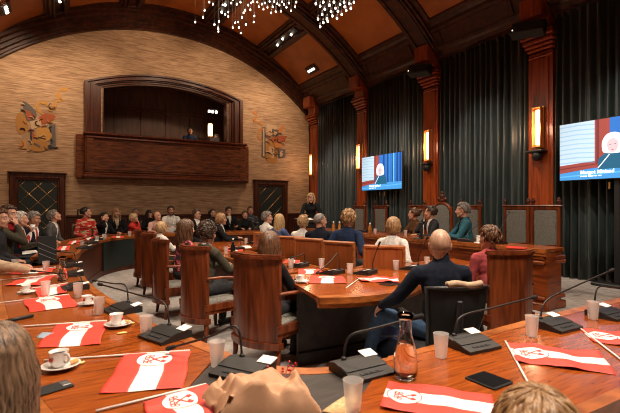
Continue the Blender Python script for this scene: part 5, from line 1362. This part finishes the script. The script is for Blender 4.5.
# ---- phones
def phone(c, z, label, h=.009, camera_=True):
    C = [P(u, v, z) for u, v in c]; ctr = sum(C, Vector()) / 4; ax = ((C[1] + C[2]) - (C[0] + C[3])) / 2; ay = ((C[3] + C[2]) - (C[0] + C[1])) / 2
    t = thing('phone', label, 'phone', ctr, math.atan2(ax.y, ax.x)); L, Wd = ax.length, max(ay.length, .045)
    MB().box((0, 0, h / 2), (L, Wd, h), bev=.004).build('phone_body', M_blackm, t)
    if camera_: MB().box((L * .33, 0, h + .001), (L * .24, Wd * .55, .003), bev=.001).build('camera_module', M_grey, t)
    else: MB().box((0, 0, h), (L * .94, Wd * .9, .001)).build('phone_screen', mat('dark_glass', (.01, .01, .012), .08), t)
phone([(30, 391), (68, 380.5), (74, 386), (36, 398)], Z1, 'black phone lying by the desk edge below the coffee cup')
phone([(467, 377.5), (487, 371), (510, 384), (492, 391)], Z1, 'black phone between the carafe flag and the microphone', camera_=False)
phone([(382, 283.5), (396, 281.5), (399, 284), (385, 286)], Z1, 'small black phone on the meeting table near the bald man', camera_=False)
p = P(19, 320, Z1); q = P(33, 317, Z1); d = q - p
t = thing('marker_pen', 'thick black marker pen with white tip on the left desk', 'pen', p); m = MB(); m.tube([Vector((0, 0, .013)) - d * .9, Vector((0, 0, .013)) + d], .012, 12); m.build('pen_barrel', M_black, t)
m = MB(); m.tube([Vector((0, 0, .011)) - d * .9, Vector((0, 0, .008)) - d * 1.25], [.006, .003], 8); m.build('pen_tip', M_cardw, t)
# ---- black folded screen on the left desk, its diagonal reflections built as pale lines
p0, p1 = P(38, 263.5, Z1), P(57, 262, Z1)
t = thing('laptop', 'black upright laptop back with pale painted diagonal reflections on the left desk', 'laptop', (p0 + p1) / 2, math.atan2((p1 - p0).y, (p1 - p0).x)); Lw = (p1 - p0).length
Rm = Matrix.Rotation(R(-8), 3, 'X')
MB().box(Rm @ Vector((0, 0, .18)), (Lw, .012, .36), Rm, .004).build('screen_lid', M_blackm, t)
MB().box((0, -.11, .006), (Lw, .22, .012), bev=.004).build('keyboard_base', M_black, t) if False else MB().box((0, .10, .006), (Lw, .2, .012), bev=.004).build('keyboard_base', M_black, t)
m = MB()
for k in range(3): m.tube([Rm @ Vector((-Lw * .46, -.008, .28 - .07 * k)), Rm @ Vector((Lw * .46, -.008, .17 - .07 * k))], .0022, 6)
ln_ = m.build('reflection_lines', mat('reflection_line', (.42, .38, .36), .5), t); 
# tablet with white oval card on the presiding desk
p = P(421.5, 239, .951); t = thing('desk_monitor', 'black desk screen with a white rounded card, on the presiding desk', 'monitor', p, R(40))
MB().box((0, 0, .16), (.36, .03, .26), Matrix.Rotation(R(-6), 3, 'X'), .015).build('screen_back', M_black, t); MB().box((0, .04, .02), (.2, .16, .02), bev=.006).build('monitor_foot', M_black, t)
MB().box((0, .02, .05), (.05, .03, .08), bev=.006).build('monitor_neck', M_black, t)
pts = [(-.045, .05), (.045, .05), (.045, .17)] + [(.045 * math.cos(q), .17 + .045 * math.sin(q)) for q in [PI * i / 8 for i in range(1, 8)]] + [(-.045, .17)]
MB().prism(pts, -.004, 0, M=Matrix(((1, 0, 0, .10), (0, 0, 1, -.022), (0, 1, 0, .03), (0, 0, 0, 1)))).build('white_card', M_cardw, t)
# bottles on the presiding desk
amber = mat('amber_drink', (.55, .22, .05), .15, 0, Transmission_Weight=.4)
for u, v, lb in ((370, 233.5, 'orange juice bottle before the empty carved chairs'), (333.5, 231.3, 'clear and orange bottle beside the sandy haired man'), (339.5, 231.5, 'second small orange bottle at the far end of the presiding desk')):
    t = thing('drink_bottle', lb, 'bottle', P(u, v, .951)); MB().lathe([(0, 0), (.033, 0), (.036, .01), (.036, .13), (.018, .18), (.014, .2), (0, .2)], 18).build('bottle_body', amber, t)
    MB().lathe([(.017, .198), (.017, .222), (0, .222)], 14).build('bottle_cap', M_cardw, t)
p = P(233, 257, Z1); t = thing('drink_bottle', 'dark bottle among papers on the inner table', 'bottle', p); MB().lathe([(0, 0), (.035, 0), (.037, .01), (.037, .15), (.014, .21), (.013, .26), (0, .26)], 18).build('bottle_body', mat('dark_glass', (.01, .01, .012), .08), t)
MB().lathe([(.015, .258), (.015, .28), (0, .28)], 14).build('bottle_cap', M_cardw, t)
# ---- crumpled paper bag with berry twigs
bp = P(262, 408, ZD - .004); t = thing('paper_bag', 'crumpled brown paper bag at the bottom edge with berry twigs behind', 'bag', bp, R(-12)); t.scale = (1.12, 1.12, 1.3)
m = MB()
def bagf(u, v):
    x = -.16 + .34 * u; y = -.10 + .19 * v; edge = min(u, 1 - u, v, 1 - v) * 6
    h = .075 * min(edge, 1) ** .6 * (.75 + .5 * (1 - u)) ; p = Vector((x * 9, y * 9, 3)); h += (noise.noise(p * 1.3) * .030 + noise.noise(p * 3.1) * .014 + abs(noise.noise(p * 2.1)) * .02) * min(edge, 1)
    return (x + noise.noise(p * 1.1 + Vector((9, 0, 0))) * .02, y + noise.noise(p * 1.1) * .02, .004 + max(h, 0))
m.sheet(44, 30, bagf, .002); m.build('bag_body', M_kraft, t)
m = MB(); m.sheet(20, 6, lambda u, v: (-.17 + .06 * v + .02 * math.sin(u * 5), -.09 + .17 * u, .03 + .05 * v + .03 * noise.noise(Vector((u * 4, v * 3, 1)))), .002); m.build('bag_opening', M_kraft, t)
t = thing('berry_twig', 'twigs with small red berries lying beside the paper bag', 'twig', P(284, 384, ZD - .003), R(20)); m = MB(); mbry = MB()
rnd = random.Random(5)
for k in range(5):
    a = R(10 + 26 * k); L = .07 + .05 * rnd.random(); e = Vector((math.cos(a) * L, math.sin(a) * L * .8, .03 + .03 * rnd.random())); s0 = Vector((-.02, -.01, .006)); m.tube([s0, s0.lerp(e, .5) + Vector((0, 0, .01)), e], [.0028, .0022, .0012], 6)
    for j in range(3): mbry.ell(s0.lerp(e, .55 + .2 * j) + Vector((rnd.uniform(-.008, .008), rnd.uniform(-.008, .008), .012)), (.0055, .0055, .0055), 8, 6)
m.build('twigs', mat('twig_red', (.22, .03, .02), .6), t); b = mbry.build('berries', mat('berry_red', (.55, .02, .02), .3), t); b['kind'] = 'stuff'
# ---- backpack under the meeting table edge
p = D(389, 348, 4.2); p.z = 0
t = thing('backpack', 'dark blue backpack on the floor beside the bald man, partly under his leg', 'backpack', p, R(-35))
m = MB(); m.ell((0, 0, .21), (.19, .13, .21), 18, 12); m.ell((0, -.04, .13), (.18, .13, .13)); m.ell((0, .0, .08), (.18, .12, .08)); me = remesh(m, .012, 4); vs, fs = mesh_data(me); m = MB(); m.add([tuple(v + v.normalized() * noise.noise(v * 14) * .012) for v in vs], fs, 0, True); m.build('bag_body', CL['denim'], t)
m = MB(); m.ell((0, -.135, .15), (.13, .05, .10)); m.build('front_pocket', CL['navy'], t)
m = MB(); m.tube(crom([Vector((-.05, .02, .40)), Vector((-.03, .02, .46)), Vector((.03, .02, .46)), Vector((.05, .02, .40))], 4), .010, 8); m.build('carry_loop', M_black, t)
m = MB(); m.tube([(-.16, -.11, .26), (-.08, -.155, .28), (.08, -.155, .28), (.16, -.11, .26)], .005, 6); m.build('zip', M_grey, t)
# ---- hanging light clusters
BL = [(82, 70), (108, 55), (113, 32), (128, 5), (140, 12), (145, 78), (157, 92), (158, 101), (160, 68), (180, 45), (190, 38), (190, 52), (205, 88), (213, 72), (222, 70), (225, 88), (232, 106), (235, 55), (240, 40), (245, 32), (248, 78), (262, 30), (265, 8), (273, 70), (275, 50), (270, 3), (285, 5), (290, 20), (300, 12), (305, 28), (318, 22), (325, 3), (335, 20), (345, 30), (350, 10), (357, 15), (362, 35), (372, 12), (380, 22), (388, 8), (395, 33), (408, 20), (412, 5), (330, 40), (345, 36), (218, 12), (230, 5), (255, 15), (200, 8), (172, 14), (340, 3), (366, 4), (310, 8)]
BR = [(476, 10), (490, 18), (500, 5), (497, 45), (505, 28), (512, 60), (520, 15), (525, 35), (530, 50), (535, 5), (540, 25), (545, 58), (490, 85), (500, 72), (515, 68), (548, 35), (555, 12), (560, 45), (570, 20), (575, 32), (585, 10), (590, 25), (600, 5), (483, 60), (568, 5)]
gb = MB(); gb.lathe([(0, -.018), (.009, -.015), (.0135, -.005), (.012, .004), (.007, .010), (.007, .014), (0, .014)], 12); GBM = gb.mesh('bulb', emis('pendant_glow', (1, .88, .74), 7)); ch_ = MB(); ch_.lathe([(.012, .012), (.013, .05), (.004, .06), (0, .06)], 10); CHM = ch_.mesh('socket', M_grey)
for nm, lst, zr, lb in (('L', BL, (6.9, 8.4), 'large cluster of hanging glass lights in front of the far vault'), ('R', BR, (5.2, 6.2), 'smaller hanging light cluster at the top beside the rib')):
    rnd = random.Random(3); pts = [D(170 + x / 3.263, y / 3.263, rnd.uniform(*zr)) for x, y in lst]; c = sum(pts, Vector()) / len(pts); zt_ = 7.32
    t = thing('pendant_chandelier', lb, 'chandelier', (c.x, c.y, zt_)); rad = max((Vector((p.x, p.y)) - Vector((c.x, c.y))).length for p in pts) + .05
    MB().lathe([(0, .0), (rad, .0), (rad, .04), (rad * .9, .06), (0, .06)], 32).build('canopy', M_rib, t)
    m = MB(); m.tube([(0, 0, .05), (0, 0, .6)], .03); m.build('hanging_rod', M_rib, t)
    for p in pts:
        o = link('bulb', GBM, t, (p.x - c.x, p.y - c.y, p.z - zt_)); link('socket', CHM, o); m = MB(); m.tube([(0, 0, .05), (0, 0, zt_ - p.z)], .0022, 5); m.build('cable', M_grey, o)
# laptop on the balcony ledge
t = thing('laptop', 'grey laptop lid on the balcony ledge beside the lamp', 'laptop', (4.62, 14.5, 3.70)); MB().box((0, 0, .09), (.34, .012, .18), Matrix.Rotation(R(10), 3, 'X'), .004).build('screen_lid', M_grey, t); MB().box((0, .1, .005), (.34, .2, .01)).build('keyboard_base', M_black, t)
